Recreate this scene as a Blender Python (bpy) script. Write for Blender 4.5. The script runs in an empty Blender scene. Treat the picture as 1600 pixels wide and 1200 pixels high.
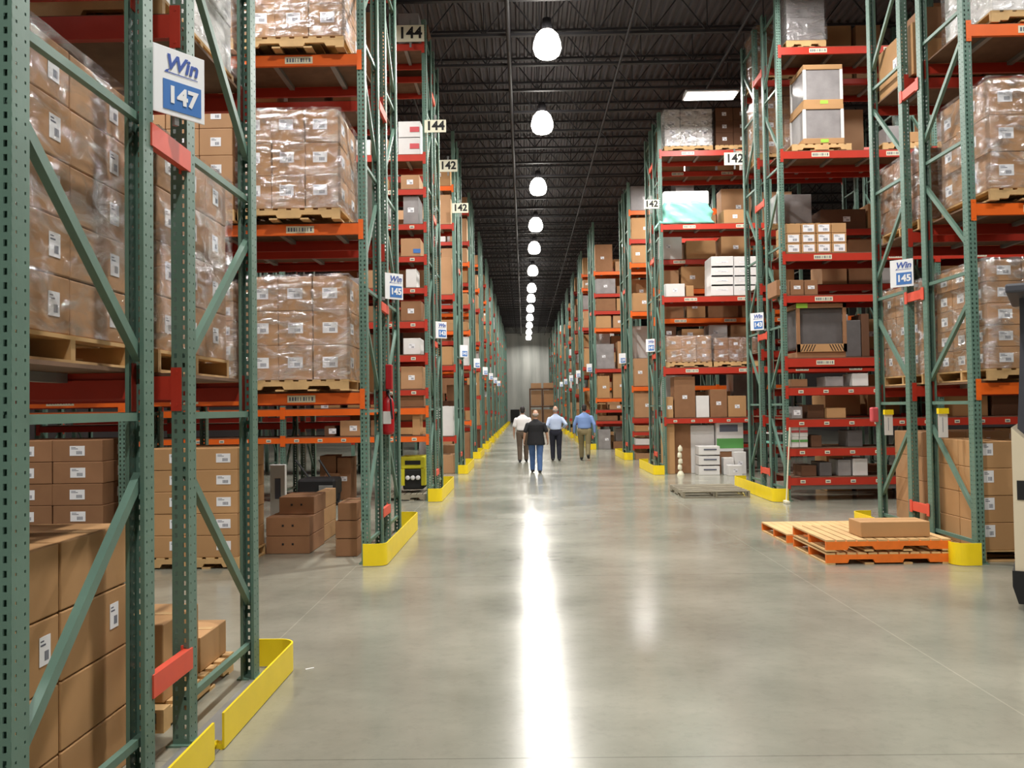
import bpy, bmesh, math, random
from mathutils import Vector, Matrix
random.seed(11)
PI = math.pi
sc = bpy.context.scene
COL = sc.collection
F = 1370.0
# ------------------------------------------------------------------ camera
b = Vector((19, -36, -F)).normalized()
z = Vector((-.0145, 1, 0)); z = (z - z.dot(b) * b).normalized()
x = b.cross(z).normalized()
R = Matrix((x, b, z))            # rows: world axes seen from the camera
CAMP = Vector((0, 0, 1.75))
cam = bpy.data.objects.new('camera', bpy.data.cameras.new('camera'))
COL.objects.link(cam)
cam.matrix_world = Matrix.Translation(CAMP) @ R.to_4x4()
cam.data.lens = F / 1600 * 36
cam.data.sensor_width = 36
cam.data.clip_end = 400
sc.camera = cam

def at(px, py, Y):
    d = R @ Vector((px - 800, 600 - py, -F))
    t = Y / d.y
    return CAMP + d * t
def gx(px, Y, py=640): return at(px, py, Y).x
def gz(py, Y, px=800): return at(px, py, Y).z

# ------------------------------------------------------------------ materials
MATS = {}
def srgb(c):
    return tuple(((v / 255) / 12.92 if v / 255 <= .04045 else ((v / 255 + .055) / 1.055) ** 2.4) for v in c) + (1,)
def mat(name, c, rough=.5, metal=0, noise=0, nscale=6, bump=0, bscale=60, spec=.5, rnd=0, emit=None, estr=0, coat=0):
    if name in MATS: return MATS[name]
    m = bpy.data.materials.new(name); m.use_nodes = True
    nt = m.node_tree; N = nt.nodes; L = nt.links
    p = N['Principled BSDF']
    col = srgb(c)
    p.inputs['Base Color'].default_value = col
    p.inputs['Roughness'].default_value = rough
    p.inputs['Metallic'].default_value = metal
    p.inputs['Specular IOR Level'].default_value = spec
    p.inputs['Coat Weight'].default_value = coat
    tc = N.new('ShaderNodeTexCoord')
    if noise or rnd:
        hs = N.new('ShaderNodeHueSaturation'); hs.inputs['Color'].default_value = col
        src = None
        if noise:
            n = N.new('ShaderNodeTexNoise'); n.inputs['Scale'].default_value = nscale; n.inputs['Detail'].default_value = 5
            L.new(tc.outputs['Object'], n.inputs['Vector'])
            mr = N.new('ShaderNodeMapRange'); mr.inputs['From Min'].default_value = .3; mr.inputs['From Max'].default_value = .7
            mr.inputs['To Min'].default_value = 1 - noise; mr.inputs['To Max'].default_value = 1 + noise
            L.new(n.outputs['Fac'], mr.inputs['Value']); src = mr.outputs['Result']
        if rnd:
            oi = N.new('ShaderNodeObjectInfo')
            mr2 = N.new('ShaderNodeMapRange'); mr2.inputs['To Min'].default_value = 1 - rnd; mr2.inputs['To Max'].default_value = 1 + rnd
            L.new(oi.outputs['Random'], mr2.inputs['Value'])
            if src:
                mu = N.new('ShaderNodeMath'); mu.operation = 'MULTIPLY'
                L.new(src, mu.inputs[0]); L.new(mr2.outputs['Result'], mu.inputs[1]); src = mu.outputs[0]
            else: src = mr2.outputs['Result']
        L.new(src, hs.inputs['Value']); L.new(hs.outputs['Color'], p.inputs['Base Color'])
    if bump:
        n2 = N.new('ShaderNodeTexNoise'); n2.inputs['Scale'].default_value = bscale; n2.inputs['Detail'].default_value = 4
        L.new(tc.outputs['Object'], n2.inputs['Vector'])
        bp = N.new('ShaderNodeBump'); bp.inputs['Strength'].default_value = bump; bp.inputs['Distance'].default_value = .01
        L.new(n2.outputs['Fac'], bp.inputs['Height']); L.new(bp.outputs['Normal'], p.inputs['Normal'])
    if emit:
        p.inputs['Emission Color'].default_value = srgb(emit); p.inputs['Emission Strength'].default_value = estr
    MATS[name] = m
    return m

GREEN = mat('rack_green', (98, 128, 115), .42, noise=.10, nscale=3, bump=.05, bscale=40, spec=.5)
ORANGE = mat('beam_orange', (238, 104, 26), .45, noise=.06, nscale=3)
RED = mat('beam_red', (186, 52, 34), .45, noise=.08, nscale=3)
SPRED = mat('spacer_red', (222, 84, 62), .5, noise=.05)
YEL = mat('guard_yellow', (250, 220, 30), .4, noise=.04, nscale=5)
CARD = mat('cardboard', (186, 144, 100), .75, noise=.05, nscale=3, bump=.05, bscale=30, rnd=.07, spec=.25)
CARDP = mat('cardboard_shipping', (182, 140, 102), .6, noise=.05, nscale=3, bump=.05, bscale=25, rnd=.06, spec=.35)
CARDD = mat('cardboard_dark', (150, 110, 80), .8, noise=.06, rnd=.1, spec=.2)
CARDB = mat('cardboard_brown', (104, 74, 56), .8, noise=.06, rnd=.06, spec=.2)
WHITEB = mat('white_carton', (226, 224, 222), .6, noise=.03, rnd=.04)
GREYB = mat('grey_wrapped', (150, 146, 146), .3, noise=.15, nscale=4, bump=.3, bscale=8)
LAB = mat('paper_label', (240, 240, 244), .5)
INK = mat('label_ink', (96, 100, 116), .6)
CREAM = mat('cream_label', (228, 222, 196), .5)
TAPE = mat('packing_tape', (214, 178, 130), .25)
WOOD = mat('pallet_wood', (206, 168, 116), .75, noise=.14, nscale=4, bump=.2, bscale=20, rnd=.06)
GWOOD = mat('weathered_wood', (146, 138, 120), .8, noise=.2, nscale=4, bump=.2)
OWOOD = mat('orange_painted_wood', (236, 118, 34), .6, noise=.1, nscale=8)
DECK = mat('deck_board', (112, 84, 64), .8, noise=.2, nscale=5)
GSTEEL = mat('grey_steel', (140, 140, 138), .45, metal=.3, noise=.08)
DSTEEL = mat('roof_steel', (48, 47, 51), .6, noise=.08, nscale=2)
DECKM = mat('roof_deck', (82, 78, 82), .65, noise=.1, nscale=1)
BLUE = mat('sign_blue', (70, 124, 196), .5)
LOGO = mat('logo_blue', (72, 98, 176), .5)
SIGNW = mat('sign_white', (246, 247, 250), .45)
SIGNC = mat('sign_cream', (240, 238, 214), .5)
BLACK = mat('black_rubber', (22, 22, 24), .6)
DGREY = mat('dark_grey_paint', (66, 67, 76), .5)
BEIGE = mat('forklift_beige', (226, 212, 186), .45)
TEAL = mat('teal_wrap', (136, 206, 190), .35, noise=.12, nscale=5, bump=.4, bscale=6)
LGREEN = mat('green_print', (92, 160, 84), .6)
LIME = mat('lime_tape', (170, 220, 80), .5)
MYEL = mat('machine_yellow', (214, 206, 40), .45, noise=.1)
REDP = mat('extinguisher_red', (176, 26, 34), .35)
PINKR = mat('red_print', (206, 84, 90), .6)
CHAR = mat('charcoal_panel', (98, 94, 94), .5, noise=.1)
LAMPM = mat('lamp_glass', (255, 255, 250), .3, emit=(255, 250, 240), estr=14)
TUBEM = mat('tube_glass', (255, 255, 255), .3, emit=(255, 252, 245), estr=8)
PAINTW = mat('fixture_white', (225, 225, 228), .4)

def wrap_mat():
    m = bpy.data.materials.new('stretch_film'); m.use_nodes = True
    nt = m.node_tree; N = nt.nodes; L = nt.links
    for n in list(N):
        if n.type != 'OUTPUT_MATERIAL': N.remove(n)
    out = [n for n in N if n.type == 'OUTPUT_MATERIAL'][0]
    tc = N.new('ShaderNodeTexCoord'); mp = N.new('ShaderNodeMapping')
    mp.inputs['Rotation'].default_value = (.15, .3, .25); mp.inputs['Scale'].default_value = (2.2, 2.2, 5)
    L.new(tc.outputs['Object'], mp.inputs['Vector'])
    n = N.new('ShaderNodeTexNoise'); n.inputs['Scale'].default_value = 1.6; n.inputs['Detail'].default_value = 6; n.inputs['Distortion'].default_value = 1.6
    L.new(mp.outputs['Vector'], n.inputs['Vector'])
    bp = N.new('ShaderNodeBump'); bp.inputs['Strength'].default_value = .9; bp.inputs['Distance'].default_value = .05
    L.new(n.outputs['Fac'], bp.inputs['Height'])
    g = N.new('ShaderNodeBsdfGlossy'); g.inputs['Roughness'].default_value = .09; g.inputs['Color'].default_value = (.95, .95, .97, 1)
    L.new(bp.outputs['Normal'], g.inputs['Normal'])
    d = N.new('ShaderNodeBsdfDiffuse'); d.inputs['Color'].default_value = (.8, .76, .74, 1)
    t = N.new('ShaderNodeBsdfTransparent'); t.inputs['Color'].default_value = (1, 1, 1, 1)
    m1 = N.new('ShaderNodeMixShader'); m1.inputs['Fac'].default_value = .22
    L.new(g.outputs[0], m1.inputs[1]); L.new(d.outputs[0], m1.inputs[2])
    r = N.new('ShaderNodeMapRange'); r.inputs['From Min'].default_value = .42; r.inputs['From Max'].default_value = .66
    r.inputs['To Min'].default_value = .05; r.inputs['To Max'].default_value = .62
    L.new(n.outputs['Fac'], r.inputs['Value'])
    m2 = N.new('ShaderNodeMixShader'); L.new(r.outputs['Result'], m2.inputs['Fac'])
    L.new(t.outputs[0], m2.inputs[1]); L.new(m1.outputs[0], m2.inputs[2])
    L.new(m2.outputs[0], out.inputs['Surface'])
    return m
FILM = wrap_mat()

def floor_mat():
    m = bpy.data.materials.new('polished_concrete'); m.use_nodes = True
    nt = m.node_tree; N = nt.nodes; L = nt.links; p = N['Principled BSDF']
    tc = N.new('ShaderNodeTexCoord')
    n1 = N.new('ShaderNodeTexNoise'); n1.inputs['Scale'].default_value = .55; n1.inputs['Detail'].default_value = 8; n1.inputs['Roughness'].default_value = .6
    L.new(tc.outputs['Object'], n1.inputs['Vector'])
    cr = N.new('ShaderNodeValToRGB')
    cr.color_ramp.elements[0].position = .2; cr.color_ramp.elements[0].color = srgb((108, 109, 98))
    cr.color_ramp.elements[1].position = .85; cr.color_ramp.elements[1].color = srgb((170, 168, 153))
    L.new(n1.outputs['Fac'], cr.inputs['Fac'])
    n2 = N.new('ShaderNodeTexNoise'); n2.inputs['Scale'].default_value = 9; n2.inputs['Detail'].default_value = 10; n2.inputs['Roughness'].default_value = .75
    L.new(tc.outputs['Object'], n2.inputs['Vector'])
    sp = N.new('ShaderNodeMapRange'); sp.inputs['From Min'].default_value = .28; sp.inputs['From Max'].default_value = .5
    sp.inputs['To Min'].default_value = .86; sp.inputs['To Max'].default_value = 1
    L.new(n2.outputs['Fac'], sp.inputs['Value'])
    # saw-cut joints as a grid
    sx = N.new('ShaderNodeSeparateXYZ'); L.new(tc.outputs['Object'], sx.inputs[0])
    def joint(sock, off, per, w):
        a = N.new('ShaderNodeMath'); a.operation = 'ADD'; a.inputs[1].default_value = off; L.new(sock, a.inputs[0])
        q = N.new('ShaderNodeMath'); q.operation = 'PINGPONG'; q.inputs[1].default_value = per / 2; L.new(a.outputs[0], q.inputs[0])
        g = N.new('ShaderNodeMath'); g.operation = 'LESS_THAN'; g.inputs[1].default_value = w; L.new(q.outputs[0], g.inputs[0])
        return g.outputs[0]
    j1 = joint(sx.outputs['X'], 1.9 + 4.65 * 10, 4.65, .005)
    j2 = joint(sx.outputs['Y'], -4.42 + 4.7 * 10, 4.7, .006)
    mx = N.new('ShaderNodeMath'); mx.operation = 'SUBTRACT'; L.new(j2, mx.inputs[0]); L.new(j1, mx.inputs[1])
    jm = N.new('ShaderNodeMapRange'); jm.clamp = False; jm.inputs['To Min'].default_value = 1; jm.inputs['To Max'].default_value = .72
    L.new(mx.outputs[0], jm.inputs['Value'])
    mu = N.new('ShaderNodeMath'); mu.operation = 'MULTIPLY'; L.new(jm.outputs['Result'], mu.inputs[0]); L.new(sp.outputs['Result'], mu.inputs[1])
    hs = N.new('ShaderNodeHueSaturation'); L.new(cr.outputs['Color'], hs.inputs['Color']); L.new(mu.outputs[0], hs.inputs['Value'])
    L.new(hs.outputs['Color'], p.inputs['Base Color'])
    rr = N.new('ShaderNodeMapRange'); rr.inputs['To Min'].default_value = .10; rr.inputs['To Max'].default_value = .28
    L.new(n1.outputs['Fac'], rr.inputs['Value']); L.new(rr.outputs['Result'], p.inputs['Roughness'])
    bp = N.new('ShaderNodeBump'); bp.inputs['Strength'].default_value = .025; bp.inputs['Distance'].default_value = .02
    L.new(n2.outputs['Fac'], bp.inputs['Height']); L.new(bp.outputs['Normal'], p.inputs['Normal'])
    p.inputs['Specular IOR Level'].default_value = .5
    return m
FLOORM = floor_mat()

def wall_mat():
    m = bpy.data.materials.new('precast_concrete'); m.use_nodes = True
    nt = m.node_tree; N = nt.nodes; L = nt.links; p = N['Principled BSDF']
    tc = N.new('ShaderNodeTexCoord'); mp = N.new('ShaderNodeMapping'); mp.inputs['Scale'].default_value = (1, 1, .12)
    L.new(tc.outputs['Object'], mp.inputs['Vector'])
    n = N.new('ShaderNodeTexNoise'); n.inputs['Scale'].default_value = 1.2; n.inputs['Detail'].default_value = 6
    L.new(mp.outputs['Vector'], n.inputs['Vector'])
    cr = N.new('ShaderNodeValToRGB')
    cr.color_ramp.elements[0].position = .3; cr.color_ramp.elements[0].color = srgb((150, 152, 146))
    cr.color_ramp.elements[1].position = .72; cr.color_ramp.elements[1].color = srgb((196, 197, 190))
    L.new(n.outputs['Fac'], cr.inputs['Fac']); L.new(cr.outputs['Color'], p.inputs['Base Color'])
    p.inputs['Roughness'].default_value = .85
    return m
WALLM = wall_mat()
SIDEM = mat('side_wall_shade_tone', (64, 58, 58), .9, noise=.1)  # gloom of the deep hall put into the wall colour, cuts bounce light

# ------------------------------------------------------------------ mesh builder
class MB:
    def __init__(s): s.v = []; s.f = []; s.m = []; s.sm = []
    def add(s, vs, fs, mi=0, smooth=False):
        o = len(s.v); s.v += [tuple(v) for v in vs]
        for f in fs: s.f.append(tuple(i + o for i in f)); s.m.append(mi); s.sm.append(smooth)
        return s
    def box(s, x0, x1, y0, y1, z0, z1, mi=0):
        if x0 > x1: x0, x1 = x1, x0
        if y0 > y1: y0, y1 = y1, y0
        if z0 > z1: z0, z1 = z1, z0
        v = [(x0,y0,z0),(x1,y0,z0),(x1,y1,z0),(x0,y1,z0),(x0,y0,z1),(x1,y0,z1),(x1,y1,z1),(x0,y1,z1)]
        return s.add(v, [(0,3,2,1),(4,5,6,7),(0,1,5,4),(1,2,6,5),(2,3,7,6),(3,0,4,7)], mi)
    def bbox(s, x0, x1, y0, y1, z0, z1, r, mi=0):
        """box with chamfered edges"""
        if x0 > x1: x0, x1 = x1, x0
        if y0 > y1: y0, y1 = y1, y0
        bm = bmesh.new()
        bmesh.ops.create_cube(bm, size=1, matrix=Matrix.Translation(((x0+x1)/2, (y0+y1)/2, (z0+z1)/2)) @ Matrix.Diagonal((x1-x0, y1-y0, z1-z0, 1)))
        bmesh.ops.bevel(bm, geom=bm.edges[:], offset=r, segments=2, affect='EDGES', profile=.5)
        bm.verts.ensure_lookup_table()
        s.add([v.co[:] for v in bm.verts], [[v.index for v in f.verts] for f in bm.faces], mi); bm.free(); return s
    def tube(s, p, q, r, n=10, mi=0, r2=None, caps=True):
        p = Vector(p); q = Vector(q); r2 = r if r2 is None else r2
        d = (q - p).normalized(); a = d.orthogonal().normalized(); c = d.cross(a)
        vs = []
        for P, rad in ((p, r), (q, r2)):
            for i in range(n):
                t = 2 * PI * i / n; vs.append(P + rad * (math.cos(t) * a + math.sin(t) * c))
        s.add(vs, [(i, (i+1) % n, n + (i+1) % n, n + i) for i in range(n)], mi, True)
        if caps: s.add(vs, [tuple(range(n))[::-1], tuple(range(n, 2*n))], mi)
        return s
    def bar(s, p, q, w, h, mi=0):
        """rectangular bar from p to q; w across X, h the other way"""
        p = Vector(p); q = Vector(q); d = (q - p).normalized()
        a = Vector((1, 0, 0)) if abs(d.x) < .9 else Vector((0, 1, 0))
        a = (a - a.dot(d) * d).normalized(); c = d.cross(a)
        vs = [P + i * a * w / 2 + j * c * h / 2 for P in (p, q) for i, j in ((-1,-1),(1,-1),(1,1),(-1,1))]
        return s.add(vs, [(0,1,2,3),(7,6,5,4),(0,4,5,1),(1,5,6,2),(2,6,7,3),(3,7,4,0)], mi)
    def prism(s, pts, axis, a0, a1, mi=0):
        n = len(pts)
        def mk(p, a):
            u, w = p
            return {'x': (a, u, w), 'y': (u, a, w), 'z': (u, w, a)}[axis]
        vs = [mk(p, a0) for p in pts] + [mk(p, a1) for p in pts]
        return s.add(vs, [tuple(range(n)), tuple(range(n, 2*n))[::-1]] + [(i, n+i, n+(i+1)%n, (i+1)%n) for i in range(n)], mi)
    def lathe(s, prof, c=(0, 0, 0), n=24, mi=0):
        vs = []; fs = []
        for r, zz in prof:
            for i in range(n):
                t = 2 * PI * i / n; vs.append((c[0] + r * math.cos(t), c[1] + r * math.sin(t), c[2] + zz))
        for k in range(len(prof) - 1):
            for i in range(n): fs.append((k*n+i, k*n+(i+1)%n, (k+1)*n+(i+1)%n, (k+1)*n+i))
        s.add(vs, fs, mi, True); 
        s.add(vs[:n], [tuple(range(n))[::-1]], mi); s.add(vs[-n:], [tuple(range(n))], mi)
        return s
    def mesh(s, name, mats):
        me = bpy.data.meshes.new(name); me.from_pydata(s.v, [], s.f)
        for m in (mats if isinstance(mats, (list, tuple)) else [mats]): me.materials.append(m)
        me.polygons.foreach_set('material_index', s.m); me.polygons.foreach_set('use_smooth', s.sm); me.update()
        bm = bmesh.new(); bm.from_mesh(me); bmesh.ops.recalc_face_normals(bm, faces=bm.faces); bm.to_mesh(me); bm.free()
        return me
    def obj(s, name, mats, parent=None, loc=(0,0,0), rz=0):
        return put(name, s.mesh(name, mats), parent, loc, rz)
def put(name, me, parent=None, loc=(0,0,0), rz=0):
    o = bpy.data.objects.new(name, me); COL.objects.link(o)
    o.location = loc; o.rotation_euler = (0, 0, rz)
    if parent: o.parent = parent
    return o
def tag(o, label=None, cat=None, group=None, kind=None):
    if label: o['label'] = label
    if cat: o['category'] = cat
    if group: o['group'] = group
    if kind: o['kind'] = kind
    return o
def thing(name, label, cat, loc=(0,0,0), rz=0, group=None):
    o = bpy.data.objects.new(name, None); COL.objects.link(o); o.location = loc; o.rotation_euler = (0,0,rz)
    o.empty_display_size = .1
    return tag(o, label, cat, group)
def bake(me, mods, name):
    """apply modifiers once to a mesh and return the result"""
    o = bpy.data.objects.new('tmp', me); COL.objects.link(o)
    for t, kw in mods:
        md = o.modifiers.new(t, t)
        for k, v in kw.items(): setattr(md, k, v)
    dg = bpy.context.evaluated_depsgraph_get(); dg.update()
    r = bpy.data.meshes.new_from_object(o.evaluated_get(dg), depsgraph=dg)
    bpy.data.objects.remove(o); r.name = name
    return r
CACHE = {}
def cached(key, fn):
    if key not in CACHE: CACHE[key] = fn()
    return CACHE[key]
ORD = ['bottom', 'second', 'third', 'fourth', 'fifth', 'sixth', 'seventh', 'eighth', 'ninth', 'tenth', 'eleventh', 'twelfth', 'thirteenth', 'fourteenth', 'fifteenth']
ORD1 = ['first'] + ORD[1:]

# ------------------------------------------------------------------ setting
MB().box(-17, 19, -8, 100, -.2, 0).obj('floor', FLOORM)
tag(bpy.data.objects['floor'], kind='structure')
def S(o): o['kind'] = 'structure'; return o
S(MB().box(-17, 19, 100, 100.3, 0, 11.2).obj('wall_front', WALLM))
S(MB().box(-17, 19, -8.3, -8, 0, 11.2).obj('wall_back', WALLM))
S(MB().box(-17.3, -17, -8.3, 100.3, 0, 11.2).obj('wall_left', SIDEM))
S(MB().box(19, 19.3, -8.3, 100.3, 0, 11.2).obj('wall_right', SIDEM))
# fluted metal roof deck, flutes run away from the camera
pts = []
xx = -17.0
while xx < 19:
    pts += [(xx, 10.86), (xx + .03, 10.93), (xx + .12, 10.93), (xx + .15, 10.86)]
    xx += .2
pts.append((19, 10.86))
m = MB(); vs = [(u, -8, w) for u, w in pts] + [(u, 100, w) for u, w in pts]; n = len(pts)
m.add(vs, [(i, i+1, n+i+1, n+i) for i in range(n-1)])
m.box(-17, 19, -8, 100, 10.95, 11.2)
S(m.obj('ceiling', DECKM))
d = S(MB().box(gx(798, 100), gx(812, 100), 99.9, 99.99, 0, gz(640, 100)).obj('door_1', BLACK))
# open-web joists
def joist_parts():
    x0, x1 = -16.9, 18.9
    tc_ = MB().box(x0, x1, -.06, .06, 10.80, 10.855).mesh('top_chord', DSTEEL)
    bc = MB().box(x0, x1, -.05, .05, 9.98, 10.04).mesh('bottom_chord', DSTEEL)
    w = MB(); k = 0; X = x0
    while X < x1 - .6:
        a, c = (10.02, 10.82) if k % 2 == 0 else (10.82, 10.02)
        w.bar((X, 0, a), (X + .62, 0, c), .026, .026); X += .62; k += 1
        w.bar((X, 0, 10.02), (X, 0, 10.82), .02, .02) if k % 2 == 0 else None
    return tc_, bc, w.mesh('web', DSTEEL)
JP = joist_parts()
Y = 17.55; k = 0
while Y < 99:
    j = thing('roof_joist', 'dark open-web steel roof joist crossing the ceiling above the main aisle', 'roof joist', (0, Y, 0), group='open-web roof joists')
    for nm, me in zip(('top_chord', 'bottom_chord', 'web'), JP): put(nm, me, j)
    Y += 1.7 if k % 7 else 1.72; k += 1
for X, r, lb in ((-.23, .05, 'dark sprinkler pipe running the length of the roof, left of the lamps'), (2.4, .03, 'thin dark bridging bar under the joists just right of the lamps'),
              (4.85, .035, 'dark bridging bar under the joists above the right-hand rack fronts'), (-2.8, .03, 'thin dark bridging bar above the left-hand rack fronts')):
    tag(MB().tube((X, -7.9, 9.93), (X, 99.9, 9.93), r, 8).obj('roof_pipe', DSTEEL), lb, 'pipe')

# ------------------------------------------------------------------ lamps
bell = MB().lathe([(.06, .36), (.15, .33), (.24, .23), (.29, .08), (.30, -.05), (.26, -.17), (.2, -.22)], n=20).mesh('glass_globe', LAMPM)
housing = MB().lathe([(.02, .62), (.09, .60), (.11, .5), (.11, .34), (.09, .31)], n=16).mesh('ballast_housing', DSTEEL)
rod = MB().tube((0, 0, .6), (0, 0, 1.36), .012, 6).mesh('hanging_rod', DSTEEL)
LY = [-2.5, 4.5, 11.5, 18.45, 23.6, 30.5, 36.9, 42.3, 49.4, 56.6, 62, 68.5, 75.4, 82.5, 90, 97]
for i, Y in enumerate(LY):
    t = thing('high_bay_lamp', f'glowing round high-bay lamp over the main aisle, {ORD1[i-3] if 3 <= i < 18 else "overhead"} from the camera' if i >= 3 else f'glowing round high-bay lamp above the camera end of the aisle', 'lamp', (.6, Y, 9.4), group='round lamps over the aisle' if i >= 3 else 'round lamps behind the view')
    put('glass_globe', bell, t); put('ballast_housing', housing, t); put('hanging_rod', rod, t)
    L = bpy.data.lights.new('lamp_light', 'AREA'); L.shape = 'DISK'; L.size = .4; L.energy = 420 if Y < 70 else 300; L.color = (1, .965, .91); L.spread = 2.9
    o = bpy.data.objects.new('lamp_light', L); COL.objects.link(o); o.parent = t; o.location = (0, 0, -.23)
fx_h = MB().prism([(-.3, .02), (-.16, .09), (.16, .09), (.3, .02), (.3, 0), (-.3, 0)], 'x', -.6, .6).mesh('housing', PAINTW)
fx_t = MB().tube((-.57, 0, -.015), (.57, 0, -.015), .016, 8).mesh('fluorescent_tube', TUBEM)
fx_w = MB().tube((-.5, 0, .09), (-.5, 0, 1.1), .006, 5).tube((.5, 0, .09), (.5, 0, 1.1), .006, 5).mesh('hanging_wire', DSTEEL)
def fixture(X, Y, Z, label, e=230):
    t = thing('light_fixture', label, 'light fixture', (X, Y, Z), group='fluorescent fixtures over the rack aisles')
    put('housing', fx_h, t); put('hanging_wire', fx_w, t)
    for yy in (-.2, -.07, .07, .2): put('fluorescent_tube', fx_t, t, (0, yy, 0))
    L = bpy.data.lights.new('fixture_light', 'AREA'); L.shape = 'RECTANGLE'; L.size = 1.15; L.size_y = .5; L.energy = e; L.color = (1, .97, .93)
    o = bpy.data.objects.new('fixture_light', L); COL.objects.link(o); o.parent = t; o.location = (0, 0, -.04)
for i, Y in enumerate([1.2, 7.9, 14.6, 21.2, 27.9, 34.7, 48, 61, 75]):
    for j, X in enumerate((-4.2, -9.0)):
        if j and Y > 30: continue
        fixture(X, Y, 9.0, f'white fluorescent fixture over left aisle {i+1}, {"nearer the main aisle" if j == 0 else "deeper in"}')
for i, (Y, X) in enumerate([(6.5, 6.5), (14.0, 4.15), (14.0, 8.6), (20.2, 4.42), (20.2, 9), (26.4, 5), (32.5, 5), (39, 5), (52, 5), (66, 5), (80, 5)]):
    fixture(X, Y, 8.9 if i != 1 else 9.15, ['white fluorescent fixture over the aisle right of the camera', 'white fluorescent fixture above the 145 rack, at the top edge of the picture',
        'white fluorescent fixture deep in the aisle behind the 145 rack', 'white fluorescent fixture hanging above the silver-wrapped load on the right', 'white fluorescent fixture deep in the aisle behind the 143 rack'][i] if i < 5 else f'white fluorescent fixture over right-hand aisle {i-1}, hidden behind racks')

# ------------------------------------------------------------------ rack parts
UW, UD = .086, .11
def upright_mesh(H, holes=True):
    m = MB()
    def plate(us, P, nrm_flip=False, hole_cols=()):
        # us: breakpoints across; P(u, z) -> point
        zs = [0]; k = 0
        if holes:
            zz = .03
            while zz + .05 < H:
                zs += [zz, zz + (.024 if us[0] < 0 else .011)]; zz += .05
        zs.append(H)
        vs = [P(u, zz) for zz in zs for u in us]; n = len(us); fs = []
        for r in range(len(zs) - 1):
            for c in range(n - 1):
                if holes and r % 2 == 1 and c in hole_cols: continue
                fs.append((r*n+c, r*n+c+1, (r+1)*n+c+1, (r+1)*n+c))
        m.add(vs, fs)
    w = UW / 2
    plate([-w, -.029, -.015, .015, .029, w], lambda u, zz: (u, 0, zz), hole_cols=(1, 3))
    for sx_ in (-1, 1):
        plate([0, .022, .032, .078, .088, UD], lambda u, zz: (sx_ * w, u, zz), hole_cols=(1, 3))
        m.add([(sx_*w, UD, 0), (sx_*w, UD, H), (sx_*(w-.018), UD, H), (sx_*(w-.018), UD, 0)], [(0,1,2,3)])
    me = m.mesh('upright', GREEN)
    bm = bmesh.new(); bm.from_mesh(me); bmesh.ops.remove_doubles(bm, verts=bm.verts, dist=.0005); bmesh.ops.recalc_face_normals(bm, faces=bm.faces); bm.to_mesh(me); bm.free()
    return bake(me, [('SOLIDIFY', dict(thickness=.003, offset=0))], 'upright')
def beam_mesh(span, h, color, br):
    m = MB()
    m.box(-span/2, span/2, 0, .028, -h, 0).box(-span/2, span/2, .02, .045, -h, -.035)
    if br:
        for s in (-1, 1): m.box(s*span/2, s*(span/2 - .006), -.004, .045, -h-.05, .04); m.box(s*span/2, s*(span/2 + .05), -.008, -.003, -h-.05, .04)
    return m.mesh('beam', color)
def bracket_mesh(h, color):
    m = MB(); m.box(-.003, .004, -.006, .05, -h-.06, .045); m.box(.0, .055, -.010, -.004, -h-.06, .045)
    for zz in (.02, -h-.03): m.tube((.028, -.013, zz), (.028, -.009, zz), .008, 8)
    return m.mesh('end_bracket', color)
def loc_label():
    m = MB(); m.box(-.16, .16, -.003, 0, -.04, .04)
    for i in range(9):
        m.box(-.14 + i*.032, -.14 + i*.032 + random.choice((.01, .02)), -.0042, -.0028, -.022, .022, 1)
    return m.mesh('location_label', [CREAM, INK])
def small_label():
    m = MB(); m.box(-.045, .045, -.003, 0, -.028, .028); m.box(-.03, .03, -.0042, -.0028, -.012, .008, 1)
    return m.mesh('location_label', [CREAM, INK])
LL = loc_label(); SLAB = small_label()
HORI = [.22, 1.73, 3.15, 4.6, 6.05, 7.5, 8.9]
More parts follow.
